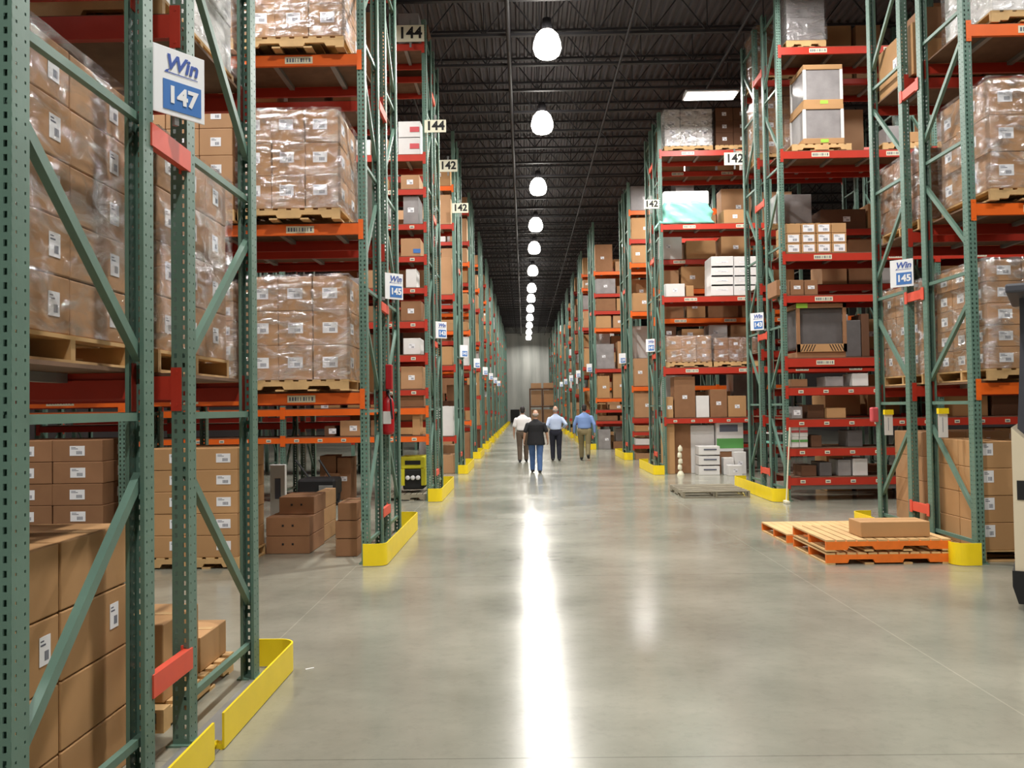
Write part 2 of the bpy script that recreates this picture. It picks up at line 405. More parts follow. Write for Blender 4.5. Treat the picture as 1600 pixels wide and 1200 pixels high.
def rack(label, xa, s, y0, y1, nb, levels, H=9.2, outer='front', near=True, bay=2.77, group=None, frames=None, full=True):
    """one single-deep rack; s = direction it runs from the main aisle; levels = (top z, colour name, depth of beam, labels)"""
    t = thing('pallet_rack', label, 'pallet rack', (xa, y0, 0), group=group)
    um = cached(('up', H, near), lambda: upright_mesh(H, near))
    dep = y1 - y0
    for i in range(nb + 1):
        fx = s * (i * bay + UW / 2)
        for k, (yy, rz) in enumerate(((0, 0), (dep, PI))):
            u = put('upright', um, t, (fx, yy, .006), rz)
            fm = cached('foot', lambda: MB().box(-.07, .07, -.03, .11, -.006, .004).tube((.055, 0, .004), (.055, 0, .02), .008, 6).mesh('foot_plate', GREEN))
            if near: put('foot_plate', fm, u)
        if not full and i > 0: continue
        fo, fi = (UD * .6, dep - UD * .6) if outer == 'front' else (dep - UD * .6, UD * .6)
        for k, hz in enumerate(HORI):
            if hz < H:
                me = cached(('hb', round(dep, 3)), lambda: MB().bar((0, UD*.4, 0), (0, dep - UD*.4, 0), .032, .038).mesh('horizontal_brace', GREEN))
                put('horizontal_brace', me, t, (fx, 0, hz))
        for k in range(len(HORI) - 1):
            za, zb = HORI[k] + .28, HORI[k+1] - .28
            a, c = (fo, fi) if k % 2 == 0 else (fi, fo)
            me = cached(('db', round(dep, 3), outer, k), lambda: MB().bar((0, a, za), (0, c, zb), .036, .052).mesh('diagonal_brace', GREEN))
            put('diagonal_brace', me, t, (fx, 0, 0))
    span = bay - UW
    for (zt, cn, h, nl) in levels:
        cm = {'o': ORANGE, 'r': RED}[cn[0]]; cr_ = {'o': ORANGE, 'r': RED}[cn[-1]]
        for i in range(nb):
            cx = s * (i * bay + UW + span / 2)
            for k, (yy, rz, c2) in enumerate(((0, 0, cm), (dep, PI, cr_))):
                me = cached(('beam', c2.name, h, not near, round(span, 3)), lambda: beam_mesh(span, h, c2, not near))
                bo = put('beam', me, t, (cx, yy, zt - .02), rz)
                if near:
                    for q in ((-1, 1) if not (y0 < 4 and k == 0) else (1,) if s > 0 else (-1,)):
                        bm_ = cached(('br', c2.name, h), lambda: bracket_mesh(h, c2))
                        e = put('end_bracket', bm_, bo, (q * (span/2 + (0 if q > 0 else 0)), 0, 0))
                        e.scale = (q, 1, 1)
                if k == 0 and nl:
                    xs = [s * (.42 if nl < 3 else .3)] if False else []
                    for q in range(nl):
                        lx = -span/2 + span * (q + .5) / nl
                        put('location_label', LL if nl <= 2 else SLAB, bo, (lx if s > 0 else lx, 0, -h/2))
            me = cached(('deck', round(dep, 3), round(span, 3)), lambda: deck_mesh(span, dep))
            put('deck_panel', me, t, (cx, 0, zt - .02))
    return t
def deck_mesh(span, dep):
    m = MB(); m.box(-span/2 + .003, span/2 - .003, .03, dep - .03, .001, .019, 0)
    n = 4
    for i in range(n):
        xx = -span/2 + span * (i + .5) / n; m.box(xx - .03, xx + .03, .047, dep - .047, -.045, 0, 1)
    return m.mesh('deck_panel', [DECK, GSTEEL])
def spacers(rack_o, xa, s, ya, yb, zs=(.45, 3.05, 5.6, 8.1)):
    me = cached(('sp', round(yb - ya, 3)), lambda: MB().box(-.02, .02, -.03, yb - ya + .03, -.055, .055).box(-.026, -.018, -.05, .02, -.075, .075).box(-.026, -.018, yb - ya - .02, yb - ya + .05, -.075, .075).mesh('row_spacer', SPRED))
    for zz in zs: put('row_spacer', me, rack_o, (s * .01 - 0, ya - rack_o.location.y, zz))

# ------------------------------------------------------------------ cartons, pallets, loads
def label_mesh(w, h):
    m = MB(); m.box(-w/2, w/2, -.0018, 0, -h/2, h/2)
    for i in range(5): m.box(-w*.05 + w*.45*0 + i*w*.08, -w*.05 + i*w*.08 + w*.045, -.0026, -.0017, -h*.35, -h*.02, 1)
    m.box(-w*.4, w*.05, -.0026, -.0017, h*.18, h*.24, 1); m.box(-w*.4, -w*.1, -.0026, -.0017, h*.32, h*.37, 1)
    return m.mesh('shipping_label', [LAB, INK])
def carton_mesh(w, d, h, mt):
    g = .004
    m = MB(); m.bbox(-w/2 + g, w/2 - g, -d/2 + g, d/2 - g, 0.001, h - .002, min(.007, h*.05))
    # flap seam lines on top
    m.box(-w/2 + .012, w/2 - .012, -.004, .004, h - .0025, h - .0005)
    return m.mesh('carton', mt)
def carton(label, x0, x1, y0, y1, z0, h, mt=None, faces='', lw=.1, lh=.1, lo=(0, 0), tape='', group=None, name='carton', rz=0, cat='carton'):
    mt = mt or CARD
    w, d = round(abs(x1 - x0), 3), round(abs(y1 - y0), 3); h = round(h, 3)
    me = cached(('ct', w, d, h, mt.name), lambda: carton_mesh(w, d, h, mt))
    o = tag(put(name, me, None, ((x0+x1)/2, (y0+y1)/2, z0), rz), label, cat, group)
    lm = cached(('lb', round(lw, 2), round(lh, 2)), lambda: label_mesh(lw, lh))
    for f in faces:
        if f == 'f': put('shipping_label', lm, o, (lo[0], -d/2 + .003, h/2 + lo[1]))
        elif f == 'r': put('shipping_label', lm, o, (w/2 - .003, lo[0], h/2 + lo[1]), PI/2)
        elif f == 'l': put('shipping_label', lm, o, (-w/2 + .003, -lo[0], h/2 + lo[1]), -PI/2)
    for f in tape:
        if f == 'f': put('packing_tape', cached(('tp', h), lambda: MB().box(-.025, .025, -.001, .0, -h/2+.004, h/2-.004).mesh('packing_tape', TAPE)), o, (0, -d/2 + .0035, h/2))
        if f == 't': put('packing_tape', cached(('tt', w), lambda: MB().box(-w/2+.01, w/2-.01, -.03, .03, -.0005, .001).mesh('packing_tape', TAPE)), o, (0, 0, h - .0008))
    return o
def stringer_mesh(d, mt, hz=.09):
    n0, n1 = d*.17, d*.17 + d*.22; t = .03
    p = [(0, 0), (n0, 0), (n0 + .02, .038), (n1 - .02, .038), (n1, 0), (d - n1, 0), (d - n1 + .02, .038), (d - n0 - .02, .038), (d - n0, 0), (d, 0), (d, hz), (0, hz)]
    return MB().prism(p, 'y', -.02, .02).mesh('stringer', mt)
def pallet(label, x0, x1, y0, y1, z0, mt=None, smt=None, along='x', group=None, rz=0, loc=None, bmt=None):
    """stringers run along X (notched sides face the camera) or along Y"""
    mt = mt or WOOD; smt = smt or mt
    W, D = x1 - x0, y1 - y0
    t = thing('pallet', label, 'pallet', loc or ((x0+x1)/2, (y0+y1)/2, z0), rz, group)
    a, c = (W, D) if along == 'x' else (D, W)      # a = stringer length, c = across
    r = 0 if along == 'x' else PI/2
    def P(nm, me, x, y, zz):
        if along != 'x': x, y = -y, x
        put(nm, me, t, (x, y, zz), r)
    sm = cached(('st', round(a, 2), smt.name), lambda: stringer_mesh(a, smt))
    for q in (-1, 0, 1): P('stringer', sm, -a/2, q * (c/2 - .02), .018)
    def boards(n, lo, hi, nm):
        m = MB(); bw = .095
        for i in range(n):
            xx = -a/2 + bw/2 + (a - bw) * i / (n - 1); m.box(xx - bw/2, xx + bw/2, -c/2, c/2, lo, hi)
        return m.mesh(nm, mt)
    P('deck_boards', cached(('db', round(a,2), round(c,2), mt.name, smt.name), lambda: boards(8 if smt != OWOOD else 12, .108, .126, 'deck_boards')), 0, 0, 0)
    P('bottom_boards', cached(('bb', round(a,2), round(c,2), mt.name), lambda: boards(4, 0, .018, 'bottom_boards')), 0, 0, 0)
    return t
PH = .126
def film(label, x0, x1, y0, y1, z0, z1, group=None):
    bm = bmesh.new()
    bmesh.ops.create_cube(bm, size=1)
    for v in bm.verts: v.co = Vector(((x1-x0+.05) * v.co.x, (y1-y0+.05) * v.co.y, (z1-z0+.02) * (v.co.z + .5)))
    bmesh.ops.delete(bm, geom=[f for f in bm.faces if f.normal.z < -.5], context='FACES')
    bmesh.ops.subdivide_edges(bm, edges=bm.edges[:], cuts=9, use_grid_fill=True)
    rr = random.Random(int(x0*100 + y0*37 + z0*11))
    for v in bm.verts:
        k = .012 * rr.random(); v.co.x *= 1 + k; v.co.y *= 1 + k * .8
    for f in bm.faces: f.smooth = True
    me = bpy.data.meshes.new('stretch_wrap'); bm.to_mesh(me); bm.free(); me.materials.append(FILM)
    return tag(put('stretch_wrap', me, None, ((x0+x1)/2, (y0+y1)/2, z0)), label, 'stretch wrap', group)
def load(ph, s, xa, w, y0, y1, z0, nx, ny, nz, h, mt=None, wrap=True, lab=True, pal='x', lw=.11, lh=.09, lo=(0, 0), sidelab=True, pmt=None, cut=None, jit=.004, lowlab=None, adj='brown'):
    """cartons stacked on a pallet. xa = aisle-side edge, s = direction away from the aisle"""
    mt = mt or CARDP
    xb = xa + s * w; x0, x1 = min(xa, xb), max(xa, xb)
    if pal:
        pallet(f'wooden pallet under the {ph}', x0 - .01, x1 + .01, y0, y1, z0, along=pal, mt=pmt); z0 += PH
    cw = w / nx; cd = (y1 - y0) / ny
    lw_ = ['bottom', 'second', 'third', 'fourth', 'fifth', 'sixth', 'seventh'][:nz]; lw_[-1] = 'top'
    cn = ['nearest aisle', 'second from aisle', 'third from aisle', 'fourth from aisle', 'fifth from aisle']
    for k in range(nz):
        for i in range(nx):
            for j in range(ny):
                if i > 0 and j > 0 : continue
                if cut and cut(i, j, k): continue
                ca = xa + s * i * cw; cb = ca + s * cw
                rr = random.Random(hash((round(xa*10), k, i, j)) & 0xffff)
                jx = rr.uniform(-jit, jit); jy = rr.uniform(-jit, jit)
                fc = ('f' if (lab and j == 0 and not (i == 0 and ny == 1 and False)) else '') + (('r' if s < 0 else 'l') if lab and sidelab and i == 0 else '')
                dj = '' if ny == 1 else ('' if j == 0 else ['', ' middle', ' rear'][min(j, 2)] if ny > 2 else ' rear')
                carton(f'{adj} carton, {lw_[k]} layer, {cn[i]}{dj}, {ph}', min(ca, cb) + jx, max(ca, cb) + jx, y0 + j*cd + jy, y0 + (j+1)*cd + jy, z0 + k*h, h, mt, fc, lw, lh, lo, group=None)
    if wrap: film(f'clear stretch film around the {ph}', x0, x1, y0, y1, z0, z0 + nz*h)
    return z0 + nz*h

# ------------------------------------------------------------------ racks
XL = -1.78
LV = [(1.96, 'o', .125, 2), (3.9, 'o', .125, 2), (5.86, 'o', .125, 2), (7.8, 'o', .125, 2)]
LVrev = [(a, 'r', .125, 0) for a, c, h_, n in LV]
LVmix = [(1.96, 'o-r', .125, 2), (3.9, 'o-r', .125, 2), (5.86, 'o-r', .125, 2), (7.8, 'o-r', .125, 2)]
A1 = rack('green pallet rack holding the big wrapped load beside the 147 sign', XL, -1, 3.02, 4.19, 1, LVrev, outer='front')
A2 = rack('green pallet rack with red beams just behind the 147 sign', XL, -1, 4.62, 5.83, 1, LVrev, outer='rear')
spacers(A2, XL, -1, 4.19, 4.62, zs=(.45, 3.09, 5.6, 8.1))
B1 = rack('green pallet rack with orange beams in front of the left 145 sign', XL, -1, 9.96, 11.0, 3, LVmix, outer='front')
B2 = rack('green pallet rack with red beams behind the left 145 sign', XL, -1, 11.5, 12.58, 3, LVrev, outer='rear')
spacers(B2, XL, -1, 11.0, 11.5)
l3 = [(8.76, 'r', .12, 2), (6.62, 'r', .12, 2), (5.95, 'r', .1, 2), (5.28, 'r', .1, 6), (4.66, 'r', .1, 6), (4.06, 'r', .1, 6), (3.42, 'r', .12, 6), (2.78, 'r', .12, 6), (2.12, 'r', .1, 6), (1.78, 'o', .12, 0), (1.24, 'o', .1, 6)]
C1 = rack('green rack with closely spaced red shelves under the first black 144 sign', XL, -1, 16.6, 17.6, 3, l3, outer='front')
C2 = rack('green pallet rack backing onto the closely shelved rack, left side', XL, -1, 18.1, 19.1, 3, [(a, 'r', .12, 0) for a in (1.5, 2.8, 4.1, 5.3, 6.6, 8.7)], outer='rear')
spacers(C2, XL, -1, 17.6, 18.1)
XR2, XR3, XR4 = 4.83, 4.66, 3.5
D1 = rack('green pallet rack with orange beams beside the yellow end guard, right side', XR2, 1, 9.5, 10.62, 2, LVmix, outer='front')
D2 = rack('green pallet rack with red beams behind the orange-beamed one, right side', XR2, 1, 11.05, 12.12, 2, LVrev, outer='rear')
spacers(D2, XR2, 1, 10.62, 11.05, zs=(.45, 3.05, 5.6, 8.1))
e1 = [(8.22, 'r', .13, 2), (6.32, 'r', .13, 2), (4.46, 'r', .13, 2), (3.70, 'r', .12, 2), (2.57, 'r', .15, 2), (2.04, 'r', .13, 6), (1.47, 'r', .13, 6), (.95, 'r', .13, 6), (.43, 'r', .13, 6)]
E1 = rack('green rack with red beams holding the grey appliances, right side', XR3, 1, 15.8, 16.8, 2, e1, outer='front')
E2 = rack('green rack backing onto the appliance rack, right side', XR3, 1, 17.35, 18.35, 2, [(a, 'r', .12, 0) for a in (1.5, 2.8, 4.1, 5.2, 6.6, 8.2)], outer='rear')
MB().box(4.76, 7.42, .04, .06, .2, .29).obj('kick_plate', GSTEEL, E1).location = (-XR3, 0, 0)
spacers(E2, XR3, 1, 16.8, 17.35)
f1 = [(8.23, 'r', .13, 2), (6.35, 'r', .13, 2), (4.5, 'r', .13, 2), (2.70, 'r', .15, 2), (1.42, 'r', .12, 6)]
F1 = rack('green rack with red beams holding the teal-wrapped load, right side', XR4, 1, 22.2, 23.2, 2, f1, outer='front')
F2 = rack('green rack with orange beams behind the teal-wrapped load rack', XR4, 1, 23.7, 24.7, 2, [(a, 'o' if a in (4.1, 4.9) else 'r', .13, 2) for a in (1.6, 2.9, 3.5, 4.1, 4.9, 5.7, 6.6, 8.1)], outer='rear')
spacers(F2, XR4, 1, 23.2, 23.7)

# floor rails (guards) at the ends of rows
def guard(label, x, s, y0, y1, h=.2, open_near=False, w=.26, open_far=False):
    """long yellow plate on the aisle side with rounded returns to the uprights; s = away from the aisle"""
    t = .012; r = .12
    path = []
    def arc(cx, cy, a0, a1):
        for i in range(9):
            a = a0 + (a1 - a0) * i / 8; path.append((cx + s * r * math.cos(a), cy + r * math.sin(a)))
    # near return, round the corner, along, round, far return
    if not open_near: path.append((x + s*w, y0)); arc(x + s*r, y0 + r, -PI/2, -PI)
    else: path.append((x, y0))
    if open_far: path.append((x, y1))
    else: arc(x + s*r, y1 - r, PI, PI/2); path.append((x + s*w, y1))
    off = []
    for i, p in enumerate(path):
        a = Vector(path[max(i-1, 0)]); c = Vector(path[min(i+1, len(path)-1)]); dd = (c - a).normalized(); nn = Vector((-dd.y, dd.x))
        off.append(Vector(p) + nn * t)
    m = MB(); vs = []
    for p, q in zip(path, off): vs += [(p[0], p[1], .006), (q[0], q[1], .006), (q[0], q[1], h), (p[0], p[1], h)]
    fs = []
    for i in range(len(path) - 1):
        for k in range(4): fs.append((4*i+k, 4*i+(k+1)%4, 4*i+4+(k+1)%4, 4*i+4+k))
    fs += [(3, 2, 1, 0), tuple(4*(len(path)-1) + k for k in range(4))]
    root = thing('floor_guard', label, 'floor guard', (0, 0, 0))
    m.add(vs, fs); m.obj('guard_rail', YEL, root)
    am = MB().box(0, s*.08, -.04, .04, 0.001, .009).box(0, s*.01, -.04, .04, .009, .07).mesh('anchor_bracket', YEL)
    for yy in (y0 + .35, (y0+y1)/2, y1 - .35): put('anchor_bracket', am, root, (x + s*t, yy, 0))
    if open_near: MB().tube((x + s*.05, y0 + .03, .03), (x + s*.05, y0 - .09, .03), .012, 8).box(x + s*.01, x + s*.1, y0, y0 + .05, .001, .03).obj('floor_pin', YEL, root)
    return root
guard('yellow steel floor guard curving round the rack end by the red spacer', -1.575, -1, 4.56, 6.02, .19, open_near=True)
guard('yellow steel floor guard at the bottom edge of the picture, cut off by it', -1.575, -1, 2.7, 4.42, .19, open_far=True)
tag(MB().box(-1.81, -1.60, 2.8, 5.8, .001, .005).obj('floor_strip', GSTEEL), 'thin grey floor strip between the nearest rack feet and the yellow guards', 'floor plate')  # one thin flat grey sheet laid on the floor
guard('yellow floor guard around the end of the left 145 rack row', -1.56, -1, 9.78, 12.8, .25)
guard('yellow floor guard in front of the yellow machine, at the first black 144 sign rack', -1.56, -1, 16.4, 19.35, .25)
guard('yellow floor guard beside the stacked orange pallets on the right', 4.56, 1, 9.4, 12.35, .24)
guard('yellow floor guard behind the flat weathered pallet on the right', 4.4, 1, 15.65, 18.6, .24)
guard('yellow floor guard at the foot of the rack with the teal-wrapped load', 3.23, 1, 22.05, 24.9, .24)

# aisle signs
def text(s_, size, mt, parent, loc, rz=0, bold=.0, extr=.001, shear=0):
    c = bpy.data.curves.new('lettering', 'FONT'); c.body = s_; c.size = size; c.extrude = extr; c.offset = bold; c.shear = shear
    c.align_x = 'CENTER'; c.align_y = 'CENTER'; c.materials.append(mt); c.resolution_u = 3
    o = bpy.data.objects.new('tmp', c); COL.objects.link(o)
    dg = bpy.context.evaluated_depsgraph_get(); dg.update()
    me = bpy.data.meshes.new_from_object(o.evaluated_get(dg), depsgraph=dg); bpy.data.objects.remove(o); me.name = 'lettering'
    o = put('lettering', me, parent, loc); o.rotation_euler = (PI/2, 0, rz)
    return o
def aisle_sign(num, x, s, ymid, label, zc=3.35, w=.28, h=.34, full=True, deg=42):
    """panel standing out at an angle from the row end; s = away from the aisle"""
    ang = math.radians(deg)
    t = thing('aisle_sign', label, 'aisle sign', (x - s * w/2 * math.cos(ang), ymid, zc), rz=(ang if s < 0 else -ang), group=None)
    MB().bbox(-w/2, w/2, 0, .006, -h/2, h/2, .002).obj('panel', SIGNW, t)
    MB().box(-w/2 + .075, w/2 - .022, -.003, .001, -h*.42, h*.02).obj('number_block', BLUE, t)
    text(num, .115, SIGNW, t, (.026, -.005, -h*.2), bold=.0045)
    if full:
        text('Win', .105, LOGO, t, (.022, -.003, h*.28), bold=.0028, shear=.22)
        MB().add([(-.075, -.002, h*.125), (.115, -.002, h*.125), (.115, -.002, h*.135), (-.055, -.002, h*.140), (-.045, -.002, h*.19), (-.065, -.002, h*.16)], [(0,1,2,3), (0,3,4,5)]).obj('underline', LOGO, t)
    MB().box(-.012, .012, .006, .03, -h/2 - .04, -h/2 + .12).obj('mounting_bracket', GSTEEL, t)
    q = -w/2 if s < 0 else w/2
    MB().box(q - .0, q + (.05 if s > 0 else -.05), .004, .012, -h/2 - .02, -h/2 + .02).obj('mounting_bracket', GSTEEL, t)
    return t
aisle_sign('147', -1.815, -1, 4.36, 'large white sign with blue logo and 147 in a blue block', zc=3.405, w=.313, deg=55)
aisle_sign('145', XL, -1, 11.4, 'white and blue 145 sign on the rack end, left of the main aisle')
aisle_sign('143', XL, -1, 17.9, 'small white and blue 143 sign on the left, at the closely shelved rack', full=True)
aisle_sign('145', 4.83, 1, 10.95, 'white and blue 145 sign above a red spacer, right of the main aisle')
aisle_sign('143', 4.66, 1, 17.1, 'small white and blue 143 sign on the right, behind the grey appliances rack end')
aisle_sign('141', 3.5, 1, 23.45, 'small white and blue 141 sign on the right, at the teal load rack')

def number_sign(num, px, py, Y, label, w=.53, h=.32):
    p = at(px, py, Y)
    t = thing('number_sign', label, 'number sign', p)
    MB().bbox(-w/2, w/2, 0, .012, -h/2, h/2, .003).obj('panel', SIGNC, t)
    text(num, .62*w*.93, BLACK, t, (0, -.003, 0), bold=.008)
    MB().box(-.02, .02, .012, .03, -h/2 - .1, h/2 + .1).box(-w/2, w/2, .014, .024, -.03, .03).obj('hanger', GSTEEL, t)
number_sign('144', 641, 52, 16.5, 'cream sign with black 144, uppermost left beside the ceiling')
number_sign('144', 680, 197, 16.5, 'smaller cream sign with black 144, below and right of the uppermost one', .41, .24)
number_sign('142', 700, 259, 23.1, 'cream sign with black 142 on the left racks, the nearer one', .5)
number_sign('142', 719, 325, 23.1, 'tiny cream sign with black 142 on the left racks, the farther one', .43, .26)
number_sign('142', 1148, 248, 22.1, 'cream sign with black 142 under the top red beam on the right')
number_sign('142', 1018, 319, 22.0, 'tiny cream sign with black 142 between the right-hand uprights', .38, .23)

# ------------------------------------------------------------------ far rows
def rc(rr): return rr.choices([CARD, CARDP, CARDD, CARDB, WHITEB, GREYB], [5, 5, 3, 1, 2.2, 1])[0]
NAMEC = {'cardboard': 'brown', 'cardboard_shipping': 'light brown', 'cardboard_dark': 'dull brown', 'cardboard_brown': 'dark brown', 'white_carton': 'white', 'grey_wrapped': 'grey'}
def fill(x, s, y0, dep, levels, ph, seed, n=2, xoff=.12, big=True, x_limit=1.3, H=9.6, skip=()):
    rr = random.Random(seed)
    zs = sorted([.0] + [l[0] for l in levels])
    for k, zz in enumerate(zs):
        if k in skip: continue
        gap = (zs[k+1] if k+1 < len(zs) else min(zz + 1.4, 10)) - zz - (.2 if k + 1 < len(zs) else 0)
        X = xoff; q = 0
        while X < x_limit and q < n:
            w = rr.uniform(.45, 1.0) if big else rr.uniform(.22, .5)
            h = min(gap, rr.uniform(.3, 1.2) if big else rr.uniform(.2, .5)); dd = rr.uniform(.6, dep - .1)
            if rr.random() < .1 or h < .1: X += w; continue
            mt = rc(rr); w = round(w, 1); h = round(max(.1, h - .02), 1); dd = round(dd, 1)
            a = x + s * X; c = a + s * w
            pos = ['aisle end', 'second from aisle', 'third from aisle', 'fourth from aisle'][q]
            f_ = 'f' if rr.random() < .55 else ''
            carton(f'{NAMEC[mt.name]} carton, {"floor" if k == 0 else ORD[k-1] + " shelf"}, {pos}, {ph}', min(a, c), max(a, c), y0 + .06, y0 + .06 + dd, zz + .002, h, mt, f_, .14, .1, (rr.uniform(-.1, .1), 0), group=None)
            X += w + rr.uniform(.03, .15); q += 1
def rand_levels(rr, lo=8):
    z_ = rr.uniform(.9, 1.6); out = []
    while z_ < 8.6:
        c = 'o' if rr.random() < .28 else 'r'; out.append((round(z_, 2), c, .12, 0)); z_ += rr.uniform(.65, 1.5) if rr.random() < .7 else 1.9
    return out
left_y = [23.4 + 6.78 * i for i in range(11)]
right_spec = [(28.4, 3.45), (35.4, 2.85)] + [(42 + 6.6 * i, 2.8) for i in range(9)]
nth = ['fourth', 'fifth', 'sixth', 'seventh', 'eighth', 'ninth', 'tenth', 'eleventh', 'twelfth', 'thirteenth', 'fourteenth', 'fifteenth', 'sixteenth']
for side, specs in ((-1, [(y, XL) for y in left_y]), (1, right_spec)):
    sn = 'left' if side < 0 else 'right'
    for i, (y, X) in enumerate(specs):
        rr = random.Random(100 * (side + 2) + i)
        nb = (4 if side < 0 else 2) if i < 1 else 1
        for k, (a, c, nm) in enumerate(((y, y + 1.02, 'front'), (y + 1.53, y + 2.58, 'rear'))):
            lv = rand_levels(rr)
            if side > 0 and i == 0 and k == 0: lv = [(8.1,'o',.13,0),(7.16,'r',.13,0),(6.38,'o',.13,0),(4.8,'o',.13,0),(2.37,'o',.13,0),(1.35,'r',.1,0),(.9,'r',.1,0),(.47,'r',.1,0)]
            if side > 0 and i == 1 and k == 0: lv = [(7.2,'o',.13,0),(6.3,'r',.13,0),(5.6,'r',.13,0),(4.9,'o',.13,0),(3.25,'r',.13,0),(2.06,'o',.13,0),(1.6,'r',.1,0),(1.15,'r',.1,0)]
            if i > 5: lv = lv[::2] if len(lv) > 6 else lv
            if side < 0 and i >= 3 and k: lv = [(q[0], q[1], q[2], 0) for q in lv]
            H = 9.2 if side < 0 else (9.2 if i else 9.0)
            R_ = rack(f'{"front" if k == 0 else "rear"} rack of the {nth[i]} rack row along the {sn} side of the aisle', X, side, a, c, nb, lv, H, outer='front' if k == 0 else 'rear', near=False, full=i < 4)
            if k == 1 and i < 5: spacers(R_, X, side, y + 1.02, y + 1.53, zs=(.45, 3.05, 5.6))
            fill(X, side, a, c - a, lv, f'{nm} rack of the {nth[i]} {sn} row', 7 * i + k + 50 * side, n=(3 if side > 0 and i < 2 else 2) if i < 4 else 1, x_limit=1.7 if i < 3 else 1.1)
        guard(f'yellow floor guard at the end of the {nth[i]} rack row on the {sn}', X - side * .25 if side > 0 else X + .27, side, y - .2, y + 2.8, .24)
        if i < 6:
            aisle_sign(str(141 - 2 * i if side < 0 else 139 - 2 * i), X, side, y + 1.3, f'far white and blue aisle sign on the {nth[i]} rack row, {sn} side', full=False)

# ------------------------------------------------------------------ left row 1 (nearest)
load('tall load behind the nearest green uprights', -1, -1.99, 1.15, 3.27, 4.38, 1.965, 2, 2, 5, .252, wrap=True, lw=.09, lh=.105, lo=(.14, .0), pal='x')
load('load behind the red spacer and braces', -1, -1.99, 1.15, 4.72, 5.86, 1.965, 2, 3, 4, .30, wrap=True, lw=.10, lh=.10, lo=(-.02, .0), pal='x')
load('wrapped load above the upper red beam', -1, -1.96, 1.15, 4.72, 5.9, 3.905, 2, 2, 3, .33, mt=WHITEB, wrap=True, lab=False, pal='x', adj='pale')
load('high load near the top left corner', -1, -2.0, 1.1, 3.2, 4.35, 3.905, 2, 2, 3, .3, wrap=True, lab=False, pal='x')
for j, (ya, yb) in enumerate(((3.12, 3.755), (3.765, 4.40))):
    for k in range(4):
        carton(f'large brown floor carton, {["bottom","second","third","top"][k]} of the {"nearer" if j == 0 else "farther"} column behind the nearest diagonal brace',
               -2.66, -2.0, ya, yb, k * .3, .298, CARD, 'r' if k in (2, 3, 0) and j == 0 or (j == 1 and k == 2) else '', .085, .12, (.17 if j else -.2 if k != 2 else .2, .02), 't' if k == 3 else '')
for k in range(4):
    carton(f'large brown floor carton, {["bottom","second","third","top"][k]} of the column deepest from the aisle', -3.34, -2.68, 3.765, 4.40, k * .3, .298, CARD, '', tape='t' if k == 3 else '')
pallet('pale wooden pallet on the floor under the open cartons by the yellow guard', -3.05, -1.99, 4.8, 5.95, 0, along='y')
carton('taller brown carton on the pallet behind the lower red spacer', -2.75, -2.03, 4.9, 5.44, PH, .44, CARD, tape='t')
carton('lower brown carton on the pallet, nearer the yellow guard corner', -2.75, -2.03, 5.46, 5.94, PH, .22, CARD, tape='t')
carton('brown carton on the pallet, partly hidden behind the taller one', -3.03, -2.76, 4.9, 5.5, PH, .36, CARDD)

# ------------------------------------------------------------------ left row 2
load('wrapped load on the lowest orange beam', -1, -1.98, 1.17, 9.82, 10.95, 1.965, 3, 2, 3, .39, lw=.17, lh=.12, lo=(.0, .0))
load('second load on the lowest orange beam', -1, -3.26, 1.15, 9.82, 10.95, 1.965, 3, 1, 5, .225, lw=.10, lh=.09, lo=(.1, .0), wrap=True)
load('wrapped load on the middle orange beam', -1, -2.06, 1.14, 9.82, 10.95, 3.905, 3, 2, 3, .375, lw=.16, lh=.12, lo=(-.02, .02))
load('second load on the middle orange beam', -1, -3.26, 1.15, 9.82, 10.95, 3.905, 3, 2, 4, .31, lw=.12, lh=.1, wrap=False)
load('wrapped load on the top orange beam', -1, -2.0, 1.16, 9.82, 10.95, 5.865, 3, 2, 3, .38, lw=.16, lh=.12, lo=(.02, .03))
load('second load on the top orange beam', -1, -3.26, 1.15, 9.82, 10.95, 5.865, 3, 1, 2, .4, lw=.16, lh=.12, wrap=False)
load('third load on the lowest orange beam', -1, -4.8, 1.15, 9.82, 10.95, 1.965, 3, 1, 3, .35, wrap=False)
load('labelled floor stack behind the nearest spacer', -1, -3.2, 1.05, 9.75, 10.75, 0, 2, 1, 5, .243, mt=CARD, wrap=False, lw=.16, lh=.1, lo=(.1, .01), pal='x')
load('dull stack behind the nearest big cartons', -1, -4.74, 1.15, 9.8, 10.7, .1, 2, 1, 5, .245, mt=CARDD, wrap=False, lw=.17, lh=.11, lo=(.0, .0), pal='x')
